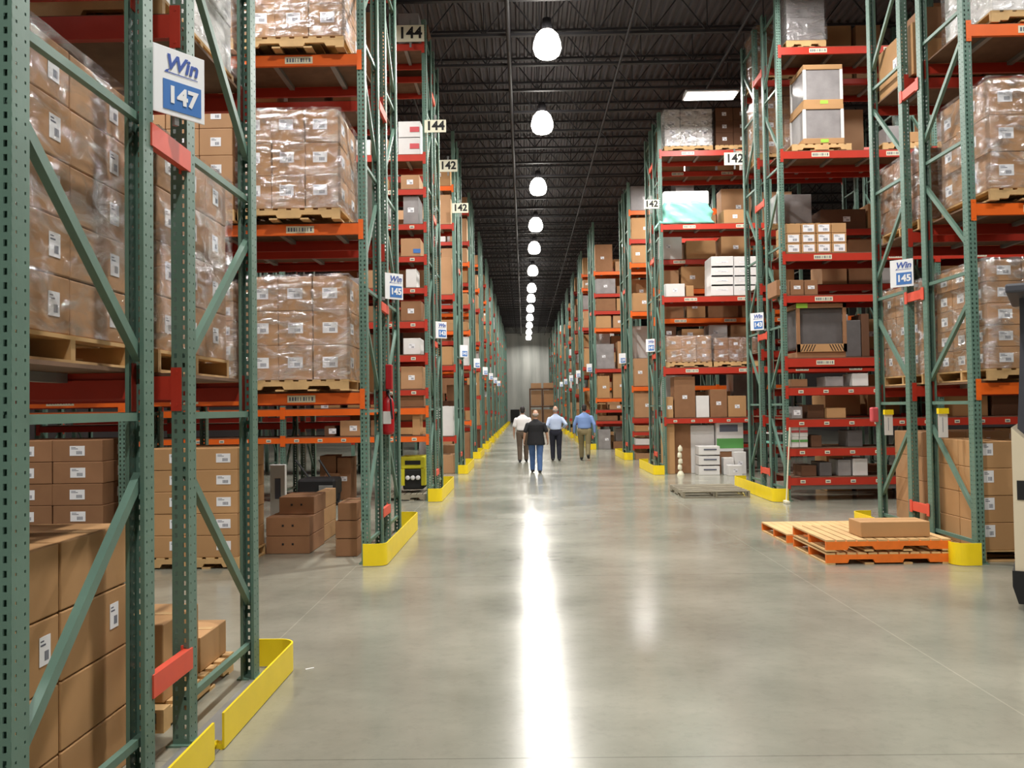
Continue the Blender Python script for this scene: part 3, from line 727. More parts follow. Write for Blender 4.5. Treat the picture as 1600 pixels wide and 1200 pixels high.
# loose cartons standing on the floor inside the second row
def hand_carton(label, x0, x1, y0, y1, z0, h, mt):
    o = carton(label, x0, x1, y0, y1, z0, h, mt, tape='t')
    for q in (-.06, .06): MB().box(-.012 + q, .012 + q, -.004, .0, -.012, .012).obj('hand_hole', BLACK, o, (0, -abs(y1-y0)/2 + .004, h*.55))
    return o
yb = 10.7
def xz(px, Y): return gx(px, Y, 830)
hand_carton('brown floor carton with hand holes, bottom of the left-hand pair', xz(415, 10.7), xz(484, 10.7), 10.7, 11.5, 0, .215, CARDD)
hand_carton('brown floor carton with hand holes, second up in the three-high pile', xz(415, 10.7), xz(484, 10.7), 10.7, 11.5, .217, .23, CARDD)
hand_carton('brown floor carton with hand holes, topmost of the three-high pile', xz(434, 10.9), xz(490, 10.9), 10.95, 11.6, .449, .22, CARDD)
for k in range(3):
    carton(f'brown floor carton, {["bottom","middle","top"][k]} of the pile just behind the hand-holed cartons', xz(487, 11.7)+.03, xz(506, 11.7)+.02, 11.65, 12.4, k*.217, .215, CARD, tape='f')
    carton(f'dull brown carton, {["bottom","middle","top"][k]} of the pile beside the perforated green upright', xz(525, 10.5) + (.03 if k == 2 else 0), xz(566, 10.5) - .05, 10.45, 11.05, k*.215, .21, CARDD, 'r' if k == 1 else '', tape='t' if k == 2 else '')
tag(MB().bbox(-.02, .02, 0, .02, 0, .0, .0001).obj('x', DGREY) if False else MB().bbox(xz(416, 12.7), xz(440, 12.7), 12.9, 13.0, 0.0, .95, .01).box(xz(424, 12.7), xz(433, 12.7), 12.893, 12.9, .45, .75, 1).obj('white_board', [WHITEB, INK]), 'white printed board standing on the floor behind the labelled stack', 'board')
# fire extinguisher on the row-two frame
t = thing('fire_extinguisher', 'red fire extinguisher hanging between the uprights of the left 145 row', 'fire extinguisher', (XL + .03, 11.25, 1.42))
MB().lathe([(.02, 0), (.075, .01), (.08, .05), (.08, .40), (.06, .46), (.025, .49), (.025, .52)], n=18).obj('cylinder', REDP, t)
MB().box(-.02, .02, -.02, .02, .52, .56).box(-.015, .015, -.12, .03, .56, .575).obj('valve', BLACK, t)
MB().tube((0, -.03, .54), (.05, -.1, .45), .012, 8).tube((.05, -.1, .45), (.07, -.11, .2), .012, 8).obj('hose', BLACK, t)
MB().box(-.05, .05, -.085, -.078, .14, .3).obj('instruction_label', WHITEB, t)
tag(MB().bbox(-.03, .05, -.06, .06, 0, .32, .01).obj('hanging_pouch', REDP, None, (XL + .04, 11.25, 2.0)), 'dark red pouch hanging above the fire extinguisher, left side', 'pouch')

# ------------------------------------------------------------------ left row 3: narrow view between the uprights
def bx(label, px0, px1, py0, py1, Y, dep, mt, faces='', name='carton', cat='carton', zfix=None, lw=.12, lh=.09):
    """carton standing at depth Y whose front spans the given part of the photo"""
    a = at(px0, py1, Y); c = at(px1, py0, Y)
    zz = a.z if zfix is None else zfix
    return carton(label, a.x, c.x, Y, Y + dep, zz, c.z - zz, mt, faces, lw, lh, name=name, cat=cat)
Yc = 16.66
o = bx('white carton with a red mark, upper of two under the first black 144 sign', 622, 657, 189, 213, Yc, .7, WHITEB, zfix=6.625 + .31)
MB().bbox(-.09, .09, -.004, 0, -.05, .05, .001).obj('printed_mark', PINKR, o, (.1, -.35, .17))
o = bx('white carton with a red mark, lower of two under the first black 144 sign', 622, 657, 213, 237, Yc, .7, WHITEB, zfix=6.622)
MB().bbox(-.09, .09, -.004, 0, -.05, .05, .001).obj('printed_mark', PINKR, o, (.1, -.35, .16))
bx('pinkish shrink-wrapped carton on top of the first black 144 sign rack', 622, 654, 20, 64, Yc, .8, GREYB, zfix=8.762)
bx('brown carton on the shelf just under the red-marked white cartons', 626, 655, 273, 292, Yc, .7, CARDP, 'f', zfix=5.952)
bx('grey wrapped bundle on the fourth shelf down, closely shelved rack', 630, 654, 306, 346, Yc, .7, GREYB, 'f', zfix=5.282)
o = bx('brown carton with a blue mark on a red shelf, left side', 626, 657, 372, 398, Yc, .6, CARDP, zfix=4.662)
MB().box(-.07, .07, -.003, 0, -.04, .04).obj('printed_mark', BLUE, o, (.12, -.3, .1))
bx('narrow white carton standing upright beside the left 145 sign', 634, 651, 420, 447, Yc, .5, WHITEB, zfix=4.062)
bx('brown carton with clear wrap on the red shelf below the left 145 sign', 626, 658, 470, 502, Yc, .7, CARDD, 'f', zfix=3.422)
bx('white printed carton on a red shelf, low in the closely shelved rack', 630, 657, 528, 554, Yc, .6, WHITEB, 'f', zfix=2.782)
bx('brown wrapped carton on the lowest wide red shelf, left side', 626, 660, 572, 604, Yc, .7, CARDP, 'f', zfix=2.122)
bx('pile of flat brown cartons just above the orange beam, left side', 624, 662, 617, 630, Yc, .7, CARDD, zfix=1.782)
bx('small orange-brown carton between the two orange beams, left side', 644, 656, 644, 664, Yc, .5, CARD, zfix=1.242)
fill(XL, -1, 16.6, 1.0, l3, 'closely shelved left rack', 5, n=3, xoff=.75, x_limit=2.6, big=False, skip=(0,))
fill(XL, -1, 18.1, 1.0, [(a, 'r', .12, 0) for a in (1.5, 2.8, 4.1, 5.3, 6.6, 8.7)], 'rear rack of the third left row', 6, n=2, x_limit=1.8, skip=(0,))
fill(XL, -1, 11.5, 1.0, [(a, 'r', .12, 0) for a in (1.96, 3.9, 5.86, 7.8)], 'rear rack of the left 145 row', 9, n=4, x_limit=4.2, skip=(0,))
# yellow machine on a pallet under the third row
t = thing('floor_machine', 'yellow and black machine parked on a platform under the closely shelved rack', 'machine', (gx(644, 16.9), 17.2, .17))
MB().bbox(-.24, .24, -.3, .3, .42, .66, .03).box(-.24, -.16, -.3, .3, .1, .42).box(.16, .24, -.3, .3, .1, .42).obj('cover', MYEL, t)
MB().bbox(-.2, .2, -.28, .28, .02, .42, .03).obj('engine_block', BLACK, t)
for q in (-.1, 0, .1): MB().lathe([(.045, 0), (.045, .02), (.02, .03)], n=12).obj('gauge', LAB, t, (q, -.31, .25)).rotation_euler = (PI/2, 0, 0)
MB().box(-.15, .15, -.31, -.3, .5, .58).obj('nameplate', BLACK, t)
pallet('low wooden platform under the yellow machine', gx(620, 16.8) - .3, gx(668, 16.8), 16.7, 17.6, .0, mt=GWOOD)
t = thing('floor_scrubber', 'black wheeled machine standing in shade behind the hand-holed cartons', 'machine', (gx(500, 16.2, 760), 16.2, 0))
MB().bbox(-.35, .35, -.3, .3, .18, .5, .05).obj('engine_block', BLACK, t)
for q in (-.3, .3):
    w_ = MB()
    for a in range(18):
        t0, t1 = 2*PI*a/18, 2*PI*(a+1)/18
        w_.bar((q, math.cos(t0)*.2, math.sin(t0)*.2), (q, math.cos(t1)*.2, math.sin(t1)*.2), .09, .06)
    w_.tube((q - .03, 0, 0), (q + .03, 0, 0), .13, 14)
    w_.obj('wheel', BLACK, t, (0, -.05, .23))
MB().tube((-.2, .1, .45), (-.55, .4, .8), .02, 8).tube((.2, .1, .45), (-.1, .4, .8), .02, 8).obj('handle', BLACK, t)
MB().bbox(.05, .3, -.32, -.3, .25, .38, .004).obj('side_plate', GSTEEL, t)
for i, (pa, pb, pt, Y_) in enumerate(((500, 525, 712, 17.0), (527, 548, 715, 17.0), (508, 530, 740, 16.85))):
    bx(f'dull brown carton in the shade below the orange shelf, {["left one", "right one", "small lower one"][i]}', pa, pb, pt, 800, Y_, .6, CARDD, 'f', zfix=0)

# ------------------------------------------------------------------ right row 2
load('floor stack beside the forklift', 1, 4.96, 1.1, 9.62, 10.66, 0, 2, 2, 4, .295, mt=CARD, wrap=False, lw=.11, lh=.13, lo=(-.2, .06), pal='y', sidelab=False)
load('orange-beam load beside the forklift mast', 1, 4.98, 1.15, 9.45, 10.6, 1.965, 3, 3, 5, .235, lw=.15, lh=.1, lo=(.0, .0))
load('tall load on the right middle orange beam', 1, 5.06, 1.1, 9.45, 10.55, 3.905, 2, 2, 3, .40, lw=.16, lh=.12, lo=(-.1, .0))
load('white load at the top right corner', 1, 5.15, 1.05, 9.5, 10.55, 5.865, 2, 2, 3, .42, mt=WHITEB, lab=False, adj='white')
load('floor stack behind the hanging tags', 1, 5.0, 1.1, 11.1, 11.95, 0, 2, 1, 4, .31, mt=CARDP, wrap=False, lw=.05, lh=.15, lo=(0, 0), pal='x')
load('wrapped load behind the right 145 sign', 1, 4.98, 1.15, 10.98, 12.15, 1.965, 2, 3, 3, .39, lw=.1, lh=.1)
load('bulging load above the right 145 sign', 1, 4.98, 1.15, 10.98, 12.1, 3.905, 2, 3, 3, .30, mt=CARDD, lab=False)
carton('very large flat brown carton, tilted edge-on at the top right', 4.95, 5.05, 10.98, 12.05, 5.87, .66, CARD, 'l', .12, .14)
carton('large brown carton with a white label on the high red beams', 5.09, 5.85, 11.0, 11.9, 5.87, .46, CARD, 'f', .2, .12)
carton('large plain brown carton on the high red beams, farther from the aisle', 5.88, 6.7, 11.0, 11.9, 5.87, .46, CARDD, '')
carton('brown carton resting on top of the big labelled carton, top right', 5.1, 5.9, 11.05, 11.8, 6.333, .42, CARDD, '')
def tagtag(px, py, Y, label):
    p = at(px, py, Y)
    t = thing('hanging_tag', label, 'tag', p)
    MB().box(-.055, .055, 0, .004, -.31, 0).box(-.006, .0, -.001, 0, -.25, -.08, 1).obj('card', [WHITEB, INK], t)
    MB().box(-.058, .058, -.026, .026, -.04, .024).obj('clip', YEL, t)
tagtag(1473, 641, 10.07, 'white paper tag on a yellow clip, the larger and nearer one')
tagtag(1388, 643, 11.6, 'white paper tag on a yellow clip, the smaller one beside the pink tag')
tag(MB().bbox(-.05, .05, -.05, .05, -.1, .1, .02).obj('pink_tag', PINKR, None, (4.79, 12.08, gz(648, 12.08, 1358))), 'pink and white tag tied to the upright left of the small paper tag', 'tag')

# pallets on the floor, right
for k in (0, 1):
    pallet(f'pale wooden pallet with orange painted sides, {["lower", "upper"][k]} of the stack of two', 3.24, 4.58, 9.56, 10.74, k * .14, smt=OWOOD, along='x')
pallet('single wooden pallet with an orange corner behind the stack of two', 3.24, 4.45, 10.98, 12.15, 0, smt=OWOOD, along='x')
carton('long low brown carton lying on the upper orange-sided pallet', 3.66, 4.42, 9.68, 10.05, .27, .17, CARD, '', tape='')
pallet('flat weathered grey pallet alone on the floor in the right-hand aisle', 2.95, 4.2, 16.5, 18.0, 0, mt=GWOOD, along='y')

# ------------------------------------------------------------------ right row 3
Ye = 15.86
load('silver load on the topmost red beam', 1, gx(1228, Ye, 0), .7, Ye, 16.7, 8.225, 1, 1, 2, .42, mt=GREYB, lab=False, adj='grey')
def appliance(label, px0, px1, py0, py1, Y, dep, zfix, capc=True):
    a = at(px0, py1, Y); c = at(px1, py0, Y); w = c.x - a.x; h = c.z - zfix
    t = thing('boxed_appliance', label, 'appliance', ((a.x+c.x)/2, Y + dep/2, zfix))
    MB().bbox(-w/2+.02, w/2-.02, -dep/2+.02, dep/2-.02, .05, h-.05, .015).obj('body', GREYB, t)
    MB().bbox(-w/2, w/2, -dep/2, dep/2, h-.09, h, .006).obj('cardboard_cap', CARD, t)
    MB().bbox(-w/2, w/2, -dep/2, dep/2, 0, .10, .006).obj('cardboard_base', CARD, t)
    for sx_ in (-1, 1):
        for sy in (-1, 1):
            MB().box(sx_*w/2, sx_*(w/2-.05), sy*dep/2, sy*(dep/2-.05), .1, h-.09).obj('corner_post', WHITEB, t)
    MB().box(-.06, .08, -dep/2-.004, -dep/2, .02, .08).obj('tape_mark', LIME, t)
    return t
pallet('pallet under the two stacked grey appliances', gx(1238, Ye, 230), gx(1331, Ye, 230), Ye, 16.75, 6.322)
appliance('grey wrapped appliance with cardboard cap, lower of the two stacked', 1256, 1318, 162, 222, Ye, .8, 6.45)
zz = gz(160, Ye)
appliance('grey wrapped appliance with cardboard cap, upper of the two stacked', 1256, 1316, 100, 160, Ye, .8, 7.16)
pallet('low wooden pallet on the same red beam as the grey appliances', gx(1380, Ye, 230), gx(1475, Ye, 230), Ye, 16.7, 6.322)
bx('small brown carton on the low pallet right of the grey appliances', 1412, 1460, 205, 222, Ye, .6, CARD, zfix=6.45)
bx('pinkish wrapped carton on the low pallet right of the grey appliances', 1385, 1411, 196, 222, Ye, .6, GREYB, zfix=6.45)
# carton block with white labels
for k in range(3):
    for i in range(4):
        a = gx(1228, Ye, 370) + i * .275
        carton(f'label-covered carton, {["bottom","middle","top"][k]} layer, {["first","second","third","fourth"][i]} from aisle, block below the grey load', a, a + .27, Ye, 16.5, 4.462 + k * .18, .178, CARD, 'f' if (i in (1, 2) or k < 2) else '', .2, .13)
pallet('wooden pallet under the pinkish load above the labelled carton block', gx(1203, 17.42, 340), gx(1281, 17.42, 340), 17.42, 18.3, 5.202)
bx('pinkish grey wrapped load on the pallet above the labelled carton block', 1212, 1268, 303, 336, 17.45, .8, GREYB, zfix=5.33)
for i in range(3):
    bx(f'flat grey carton with white labels on a red shelf, {["nearest the aisle", "middle one", "farthest in"][i]}', 1213 + i*22, 1234 + i*22, 437, 453, Ye, .6, CARDD, 'f', zfix=3.702, lw=.12, lh=.06)
# crate with dark panels
t = thing('crate', 'wooden crate around a dark grey panel, green tape on its top corner', 'crate', (gx(1284, Ye, 520), Ye + .45, 2.572))
w, h = gx(1318, Ye) - gx(1240, Ye), gz(474, Ye, 1280) - 2.572
MB().bbox(-w/2+.05, w/2-.05, -.38, .38, .16, h-.08, .01).obj('contents', CHAR, t)
m = MB()
for q in (-1, 1):
    for yy in (-.43, .43): m.box(q*w/2, q*(w/2-.06), yy-.02, yy+.02, .1, h)
    m.box(q*w/2, q*(w/2-.06), -.41, .41, h-.08, h)
for yy in (-.43, .43): m.box(-w/2, w/2, yy-.02, yy+.02, h-.08, h)
m.obj('timber_frame', CARDD, t)
MB().box(-w/2, w/2, -.45, -.44, .1, .24).obj('cardboard_base', CARD, t)
m = MB()
for i in range(5):
    for q in (-1, 1):
        xx = q * (w/2 - .06 - i*.05); m.add([(xx, -.452, .11), (xx+.018, -.452, .11), (xx+.018+.06*-q, -.452, .23), (xx+.06*-q, -.452, .23)], [(0,1,2,3)])
m.obj('hazard_stripes', BLACK, t)
MB().box(-w/2-.004, -w/2+.2, -.456, -.452, h-.08, h+.004).obj('tape_mark', LIME, t)
MB().box(-w/2, w/2, -.43, .43, 0, .1).obj('skid', CARDD, t)
bx('dark wrapped bundle with pale strips right of the timber crate', 1322, 1345, 500, 557, Ye, .7, CHAR, zfix=2.572)
bx('brown carton at the right end of the timber crate shelf', 1347, 1358, 490, 557, Ye, .5, CARDB, zfix=2.572)
# low shelves
bx('flat pale box on the shelf under the timber crate, nearest the aisle', 1236, 1262, 592, 603, Ye, .5, CARDD, zfix=2.042)
bx('grey box on the shelf under the timber crate, middle', 1290, 1318, 588, 603, Ye, .5, GREYB, zfix=2.042)
bx('white boxes of rolls on the shelf under the timber crate, right', 1332, 1357, 583, 603, Ye, .5, WHITEB, zfix=2.042)
bx('pale spotted box near the aisle on the second low red shelf', 1237, 1254, 635, 651, Ye, .4, GREYB, 'f', zfix=1.472)
bx('open brown box of parts on the second low red shelf', 1292, 1322, 637, 651, Ye, .5, CARD, zfix=1.472)
bx('brown box behind the open parts box on the second low red shelf', 1262, 1288, 632, 651, Ye + .1, .5, CARDB, zfix=1.472)
for k in range(2):
    for i in range(2):
        o = bx(f'white carton with a {"pink printed" if k else "green"} band, {"upper" if k else "lower"} {"left" if i == 0 else "right"} of the block of four', 1236 + i*13.5, 1249 + i*13.5, 666 + (1-k)*16.5, 682.5 + (1-k)*16.5, Ye, .45, WHITEB, zfix=.952 + k*.19)
        MB().box(-.07, .07, -.003, 0, -.02, .02).obj('printed_band', PINKR if k else LGREEN, o, (0, -.225, .12 if not k else .1))
for i, (a, c, tp, mt, lb) in enumerate(((1252, 1276, 727, CARDB, 'dark box'), (1281, 1300, 722, CHAR, 'charcoal box'), (1310, 1330, 718, GREYB, 'grey bag box'), (1333, 1356, 716, WHITEB, 'white parts box'))):
    bx(f'{lb} on the lowest red shelf of the appliance rack', a, c, tp, 744, Ye, .5, mt, zfix=.432)
for i, (a, c, tp, mt, lb) in enumerate(((1268, 1284, 680, CARDB, 'dark brown box'), (1325, 1348, 672, CHAR, 'tall charcoal box'))):
    bx(f'{lb} on the third low red shelf of the appliance rack', a, c, tp, 697, Ye, .5, mt, zfix=.952)
for i in range(3):
    bx(f'teal banded white carton at the rack end, {["bottom","middle","top"][i]} of three', 1208, 1224, 704 - i*14 - 14, 704 - i*14, 17.4, .5, WHITEB if i % 2 else TEAL, zfix=.95 + i * .19)
fill(XR3, 1, 17.4, .9, [(a, 'r', .12, 0) for a in (1.5, 2.8, 4.1, 5.2, 6.6, 8.2)], 'rear rack of the appliance row', 21, n=3, xoff=1.3, x_limit=3.6)
load('high load behind the grey appliances', 1, 4.75, 1.0, 17.4, 18.3, 6.605, 2, 2, 3, .38, mt=CARDP)
load('topmost load behind the appliance rack', 1, 4.75, 1.0, 17.4, 18.3, 8.205, 2, 2, 3, .33, mt=CARDD, lab=False)
fill(XR3, 1, 15.86, .9, e1, 'second bay of the appliance rack', 23, n=3, xoff=2.9, x_limit=5)
tag(MB().tube((4.56, 15.45, .0), (4.70, 15.62, 1.32), .013, 8).bbox(4.53, 4.60, 15.35, 15.55, 0, .05, .01).obj('push_broom', CREAM), 'white-handled broom leaning on the upright behind the weathered pallet', 'broom')

# ------------------------------------------------------------------ right row 4 (teal load)
Yf = 22.28
load('white load beneath the ceiling light fixture', 1, gx(1038, Yf, 200), 1.22, Yf, 23.15, 8.235, 3, 2, 4, .235, mt=WHITEB, lw=.15, lh=.1, adj='white')
load('dark load beside the larger 142 sign', 1, gx(1118, Yf, 200), .9, Yf, 23.1, 8.235, 2, 1, 3, .32, mt=CARDB, wrap=False, pal='x', adj='dark brown')
t = thing('wrapped_bundle', 'white and teal film-wrapped bundle on the second red beam', 'bundle', (gx(1073, Yf, 330), Yf + .42, 6.352))
MB().bbox(-.58, .58, -.4, .4, .5, .86, .04).obj('white_cover', WHITEB, t)
bm = bmesh.new(); bmesh.ops.create_cube(bm, size=1); bmesh.ops.subdivide_edges(bm, edges=bm.edges[:], cuts=10, use_grid_fill=True)
rr = random.Random(4)
for v in bm.verts:
    f = .5 + (.5 - v.co.z) * .1 + .03 * math.sin(v.co.x * 14 + v.co.z * 9) + rr.uniform(-.012, .012)
    v.co = Vector((v.co.x * 1.14 * f * 2, v.co.y * .84 * f * 2 * .98, (v.co.z + .5) * .56 + .02 * math.sin(v.co.x * 11) * (v.co.z > -.4)))
for f in bm.faces: f.smooth = True
me = bpy.data.meshes.new('teal_film'); bm.to_mesh(me); bm.free(); me.materials.append(TEAL); put('teal_film', me, t)
bx('brown carton beside the teal bundle on the second red beam', 1131, 1166, 327, 347, Yf, .6, CARD, 'f', zfix=6.352)
for i in range(2):
    for k in range(4):
        bx(f'white printed carton, {["bottom","second","third","top"][k]} of the {"nearer" if i == 0 else "farther"} column on the third red beam', 1111 + i*36, 1146 + i*36, 400 + (3-k)*14.5, 414.5 + (3-k)*14.5, Yf, .8, WHITEB, 'f', zfix=4.51 + k * .235, lw=.3, lh=.03)
bx('small white carton on the third red beam next to the green upright', 1039, 1070, 443, 461, Yf, .5, WHITEB, 'f', zfix=4.502)
bx('small brown carton beside the small white one on the third red beam', 1072, 1084, 446, 461, Yf, .5, CARD, zfix=4.502)
load('low load on the lowest wide beam', 1, gx(1041, Yf, 560), 1.15, Yf, 23.1, 2.705, 3, 1, 2, .33, mt=CARDP, lw=.1, lh=.07)
load('second low load on the lowest wide beam', 1, gx(1116, Yf, 560), 1.1, Yf, 23.1, 2.705, 3, 1, 2, .3, mt=CARDD, lw=.1, lh=.07)
for i, (a, c, tp, mt, f_, lb) in enumerate(((1041, 1052, 620, CARD, 'f', 'slim brown carton'), (1054, 1086, 588, CARDD, 'f', 'large dull brown carton with labels'), (1088, 1108, 618, WHITEB, '', 'white torn paper carton'), (1110, 1136, 608, CARDD, 'f', 'squat brown carton with a label'), (1138, 1166, 618, CARD, 'f', 'brown carton with three labels'))):
    bx(f'{lb} on the red shelf above the tall white cartons', a, c, tp, 651, Yf, .6, mt, f_, zfix=1.422)
for i, (a, c, tp, Y_, dp, mt, f_, lb) in enumerate(((1040, 1054, 662, 22.3, .7, CARD, '', 'tall slim brown carton beside the yellow guard'), (1055, 1079, 662, 22.5, .6, CARDD, '', 'tall dark brown carton standing on the floor'),
        (1080, 1116, 664, 22.5, .6, WHITEB, '', 'tall white carton behind the stepped white ones'), (1117, 1160, 661, 22.6, .5, GREYB, '', 'wide grey carton behind the green-printed sheet'))):
    bx(f'{lb}, right side', a, c, tp, 742, Y_, dp, mt, f_, zfix=0)
for k in range(3):
    o = bx(f'stepped white printed carton, {["bottom","middle","top"][k]} of the floor stack by the tall white carton', 1092, 1125, 697 + (2-k)*15.5, 712.5 + (2-k)*15.5, 21.85, .5, WHITEB, '', zfix=k * .25)
    MB().box(-.16, .16, -.003, 0, -.015, .02).obj('printed_line', INK, o, (.02, -.25, .13))
t = thing('printed_box', 'grey and green printed box with a photo band above the small white boxes', 'box', (gx(1140, 22.4, 690), 22.45, .55))
MB().bbox(-.34, .34, -.1, .1, 0, .8, .01).obj('body', WHITEB, t)
MB().box(-.335, .335, -.104, -.1, .08, .33).obj('printed_band', LGREEN, t)
MB().box(-.26, .2, -.104, -.1, .5, .68).obj('printed_lettering', INK, t)
tag(MB().box(gx(1122, 22.4), gx(1160, 22.4), 22.36, 22.52, 0, .55).obj('carton', CARDD), 'dark carton under the green and grey printed box', 'carton')
for i, (a, c, tp, Y_) in enumerate(((1131, 1147, 715, 21.9), (1148, 1166, 706, 22.0), (1139, 1160, 727, 21.5))):
    bx(f'small white box on the floor below the green print, {["left one", "right one", "front one"][i]}', a, c, tp, 745, Y_, .3, WHITEB, 'f', zfix=0)
for i in range(5):
    tag(MB().lathe([(.05 if i else .09, 0), (.055 if i else .09, .03), (.05, .10), (.025, .13), (.025, .15)], n=12).obj('bottle', CREAM, None, (gx(1063, 21.8, 740) + (-1)**i * .008, 21.8, i * .15)),
        'small cream bottle in the little tower before the tall brown cartons', 'bottle', 'cream bottles stacked in a tower')
fill(XR4, 1, 23.7, .95, [(a, 'r', .13, 2) for a in (1.6, 2.9, 3.5, 4.1, 4.9, 5.7, 6.6, 8.1)], 'rear rack behind the teal bundle', 31, n=4, xoff=.15, x_limit=3.6)

# rack frame with wrapped goods by the far wall
t = thing('stack_frame', 'dark brown framed stack of wrapped goods near the far wall', 'stack frame', (gx(848, 84), 84, 0))
m = MB(); m2 = MB()
for q in (-1.2, 0, 1.2):
    for yy in (0, 1.1): m.box(q-.06, q+.06, yy-.05, yy+.05, 0, 3.5)
for zz in (1.7, 3.4): m.box(-1.25, 1.25, -.06, .05, zz, zz+.12); m.box(-1.25, 1.25, 1.05, 1.15, zz, zz+.12)
m.obj('steel_frame', CARDB, t)
for q in (-.6, .6):
    for zz in (.05, 1.85, 3.53): tag(carton('wrapped pinkish bale in the dark brown frame near the far wall', gx(848, 84)+q-.5, gx(848, 84)+q+.5, 84.05, 85.0, zz if zz > .1 else 0, 1.5 if zz < 3 else .5, CARDP, ''), group='bales in the far frame')

# ------------------------------------------------------------------ forklift at the right edge
t = thing('forklift', 'beige and black forklift with a dark mast, cut off by the right edge', 'forklift', (4.07, 7.4, 0), rz=-math.radians(31))
MB().prism([(0, .32), (1.0, .32), (1.0, 1.02), (.45, 1.02), (.10, 1.42), (0, 1.52)], 'y', .0, 1.5).obj('body', BEIGE, t)
MB().prism([(.02, .06), (1.0, .06), (1.0, .33), (-.02, .33), (-.02, .2)], 'y', -.02, 1.52).obj('base_skirt', BLACK, t)
MB().box(.03, .06, -.006, .0, .92, 1.08).box(.055, .085, -.008, .0, .92, 1.08).obj('handle_slot', BLACK, t)
m = MB()
for i in range(8):
    z0, z1 = 1.4 + i*.16, 1.4 + (i+1)*.16; o0 = .05 * math.sin(i/8*PI/2); o1 = .05 * math.sin((i+1)/8*PI/2)
    m.prism([(.02+o0, z0), (.14+o0, z0), (.14+o1, z1), (.02+o1, z1)], 'y', .62, .74)
m.obj('guard_post', DGREY, t)
MB().bbox(-.02, 1.0, .1, 1.45, 2.66, 2.74, .02).obj('overhead_guard', DGREY, t)
m = MB()
for k in range(24):
    a0, a1 = 2*PI*k/24, 2*PI*(k+1)/24
    m.tube((.3 + .16*math.cos(a0), .4 + .16*math.sin(a0), 1.5 + .06*math.sin(a0)), (.3 + .16*math.cos(a1), .4 + .16*math.sin(a1), 1.5 + .06*math.sin(a1)), .016, 8)
m.tube((.3, .4, 1.48), (.3, .5, 1.1), .025, 8); m.bar((.15, .4, 1.5), (.45, .4, 1.5), .03, .015)
m.obj('steering_wheel', BLACK, t)
MB().bbox(.45, .9, .5, 1.3, 1.02, 1.12, .03).bbox(.45, .9, 1.2, 1.32, 1.1, 1.6, .03).obj('seat', BLACK, t)
for (u, v_) in ((.14, .25), (.86, .25), (.14, 1.25), (.86, 1.25)):
    MB().tube((u-.08, v_, .15), (u+.08, v_, .15), .15, 20).obj('wheel', BLACK, t)
for u in (.3, .8): MB().box(u-.05, u+.05, 1.52, 2.5, .06, .10).box(u-.05, u+.05, 1.52, 1.58, .06, .7).obj('fork', DGREY, t)

# ------------------------------------------------------------------ people, seen from behind, walking away (+Y)
SKIN = mat('skin', (204, 158, 134), .55, noise=.03)
HAIRS = {'dark': mat('hair_dark', (38, 32, 30), .7), 'grey': mat('hair_grey', (150, 138, 128), .7)}
def capsule(m, p, q, r, r2, sx_=1, sy=1, n=14):
    """closed tapered capsule, cross-section may be squashed in y"""
    p = Vector(p); q = Vector(q); d = q - p; ln = max(d.length, 1e-5); d = d / ln
    a = Vector((1, 0, 0)); a = (a - a.dot(d) * d)
    a = a.normalized() if a.length > .1 else d.orthogonal().normalized(); c = d.cross(a)
    rings = []
    for k in range(1, 5): t_ = PI/2 * (1 - k/5); rings.append((p - d * r * math.sin(t_), r * math.cos(t_)))
    for k in range(5): rings.append((p.lerp(q, k/4), r + (r2 - r) * k/4))
    for k in range(1, 5): t_ = PI/2 * k/5; rings.append((q + d * r2 * math.sin(t_), r2 * math.cos(t_)))
    vs = [(p - d * r)[:]]
    for C_, rad in rings:
        for i in range(n):
            t_ = 2 * PI * i / n; vs.append((C_ + rad * (sx_ * math.cos(t_) * a + sy * math.sin(t_) * c))[:])
    vs.append((q + d * r2)[:]); N_ = len(rings); fs = []
    for i in range(n):
        fs.append((0, 1 + (i+1) % n, 1 + i)); fs.append((len(vs)-1, 1 + (N_-1)*n + i, 1 + (N_-1)*n + (i+1) % n))
    for k in range(N_ - 1):
        for i in range(n): fs.append((1+k*n+i, 1+k*n+(i+1)%n, 1+(k+1)*n+(i+1)%n, 1+(k+1)*n+i))
    m.add(vs, fs)
def stack(m, secs, n=24):
    """closed loft of ellipses (cx, cy, z, rx, ry)"""
    vs = []; fs = []
    for cx, cy, zz, rx, ry in secs:
        for i in range(n): t_ = 2*PI*i/n; vs.append((cx + rx*math.cos(t_), cy + ry*math.sin(t_), zz))
    for k in range(len(secs)-1):
        for i in range(n): fs.append((k*n+i, k*n+(i+1)%n, (k+1)*n+(i+1)%n, (k+1)*n+i))
    fs.append(tuple(range(n))[::-1]); fs.append(tuple(range((len(secs)-1)*n, len(secs)*n)))
    m.add(vs, fs)
def ell(m, c, rx, ry, rz_, n=16):
    secs = [(c[0], c[1], c[2] - rz_*math.cos(PI*k/10), max(rx*math.sin(PI*k/10), .001), max(ry*math.sin(PI*k/10), .001)) for k in range(11)]
    stack(m, secs, n)
def remesh(m, vox, mt, name, smooth=2):
    me = m.mesh(name, mt)
    r = bake(me, [('REMESH', dict(mode='VOXEL', voxel_size=vox, use_smooth_shade=True)), ('SMOOTH', dict(iterations=smooth, factor=.5))], name)
    if not r.materials: r.materials.append(mt)
    return r
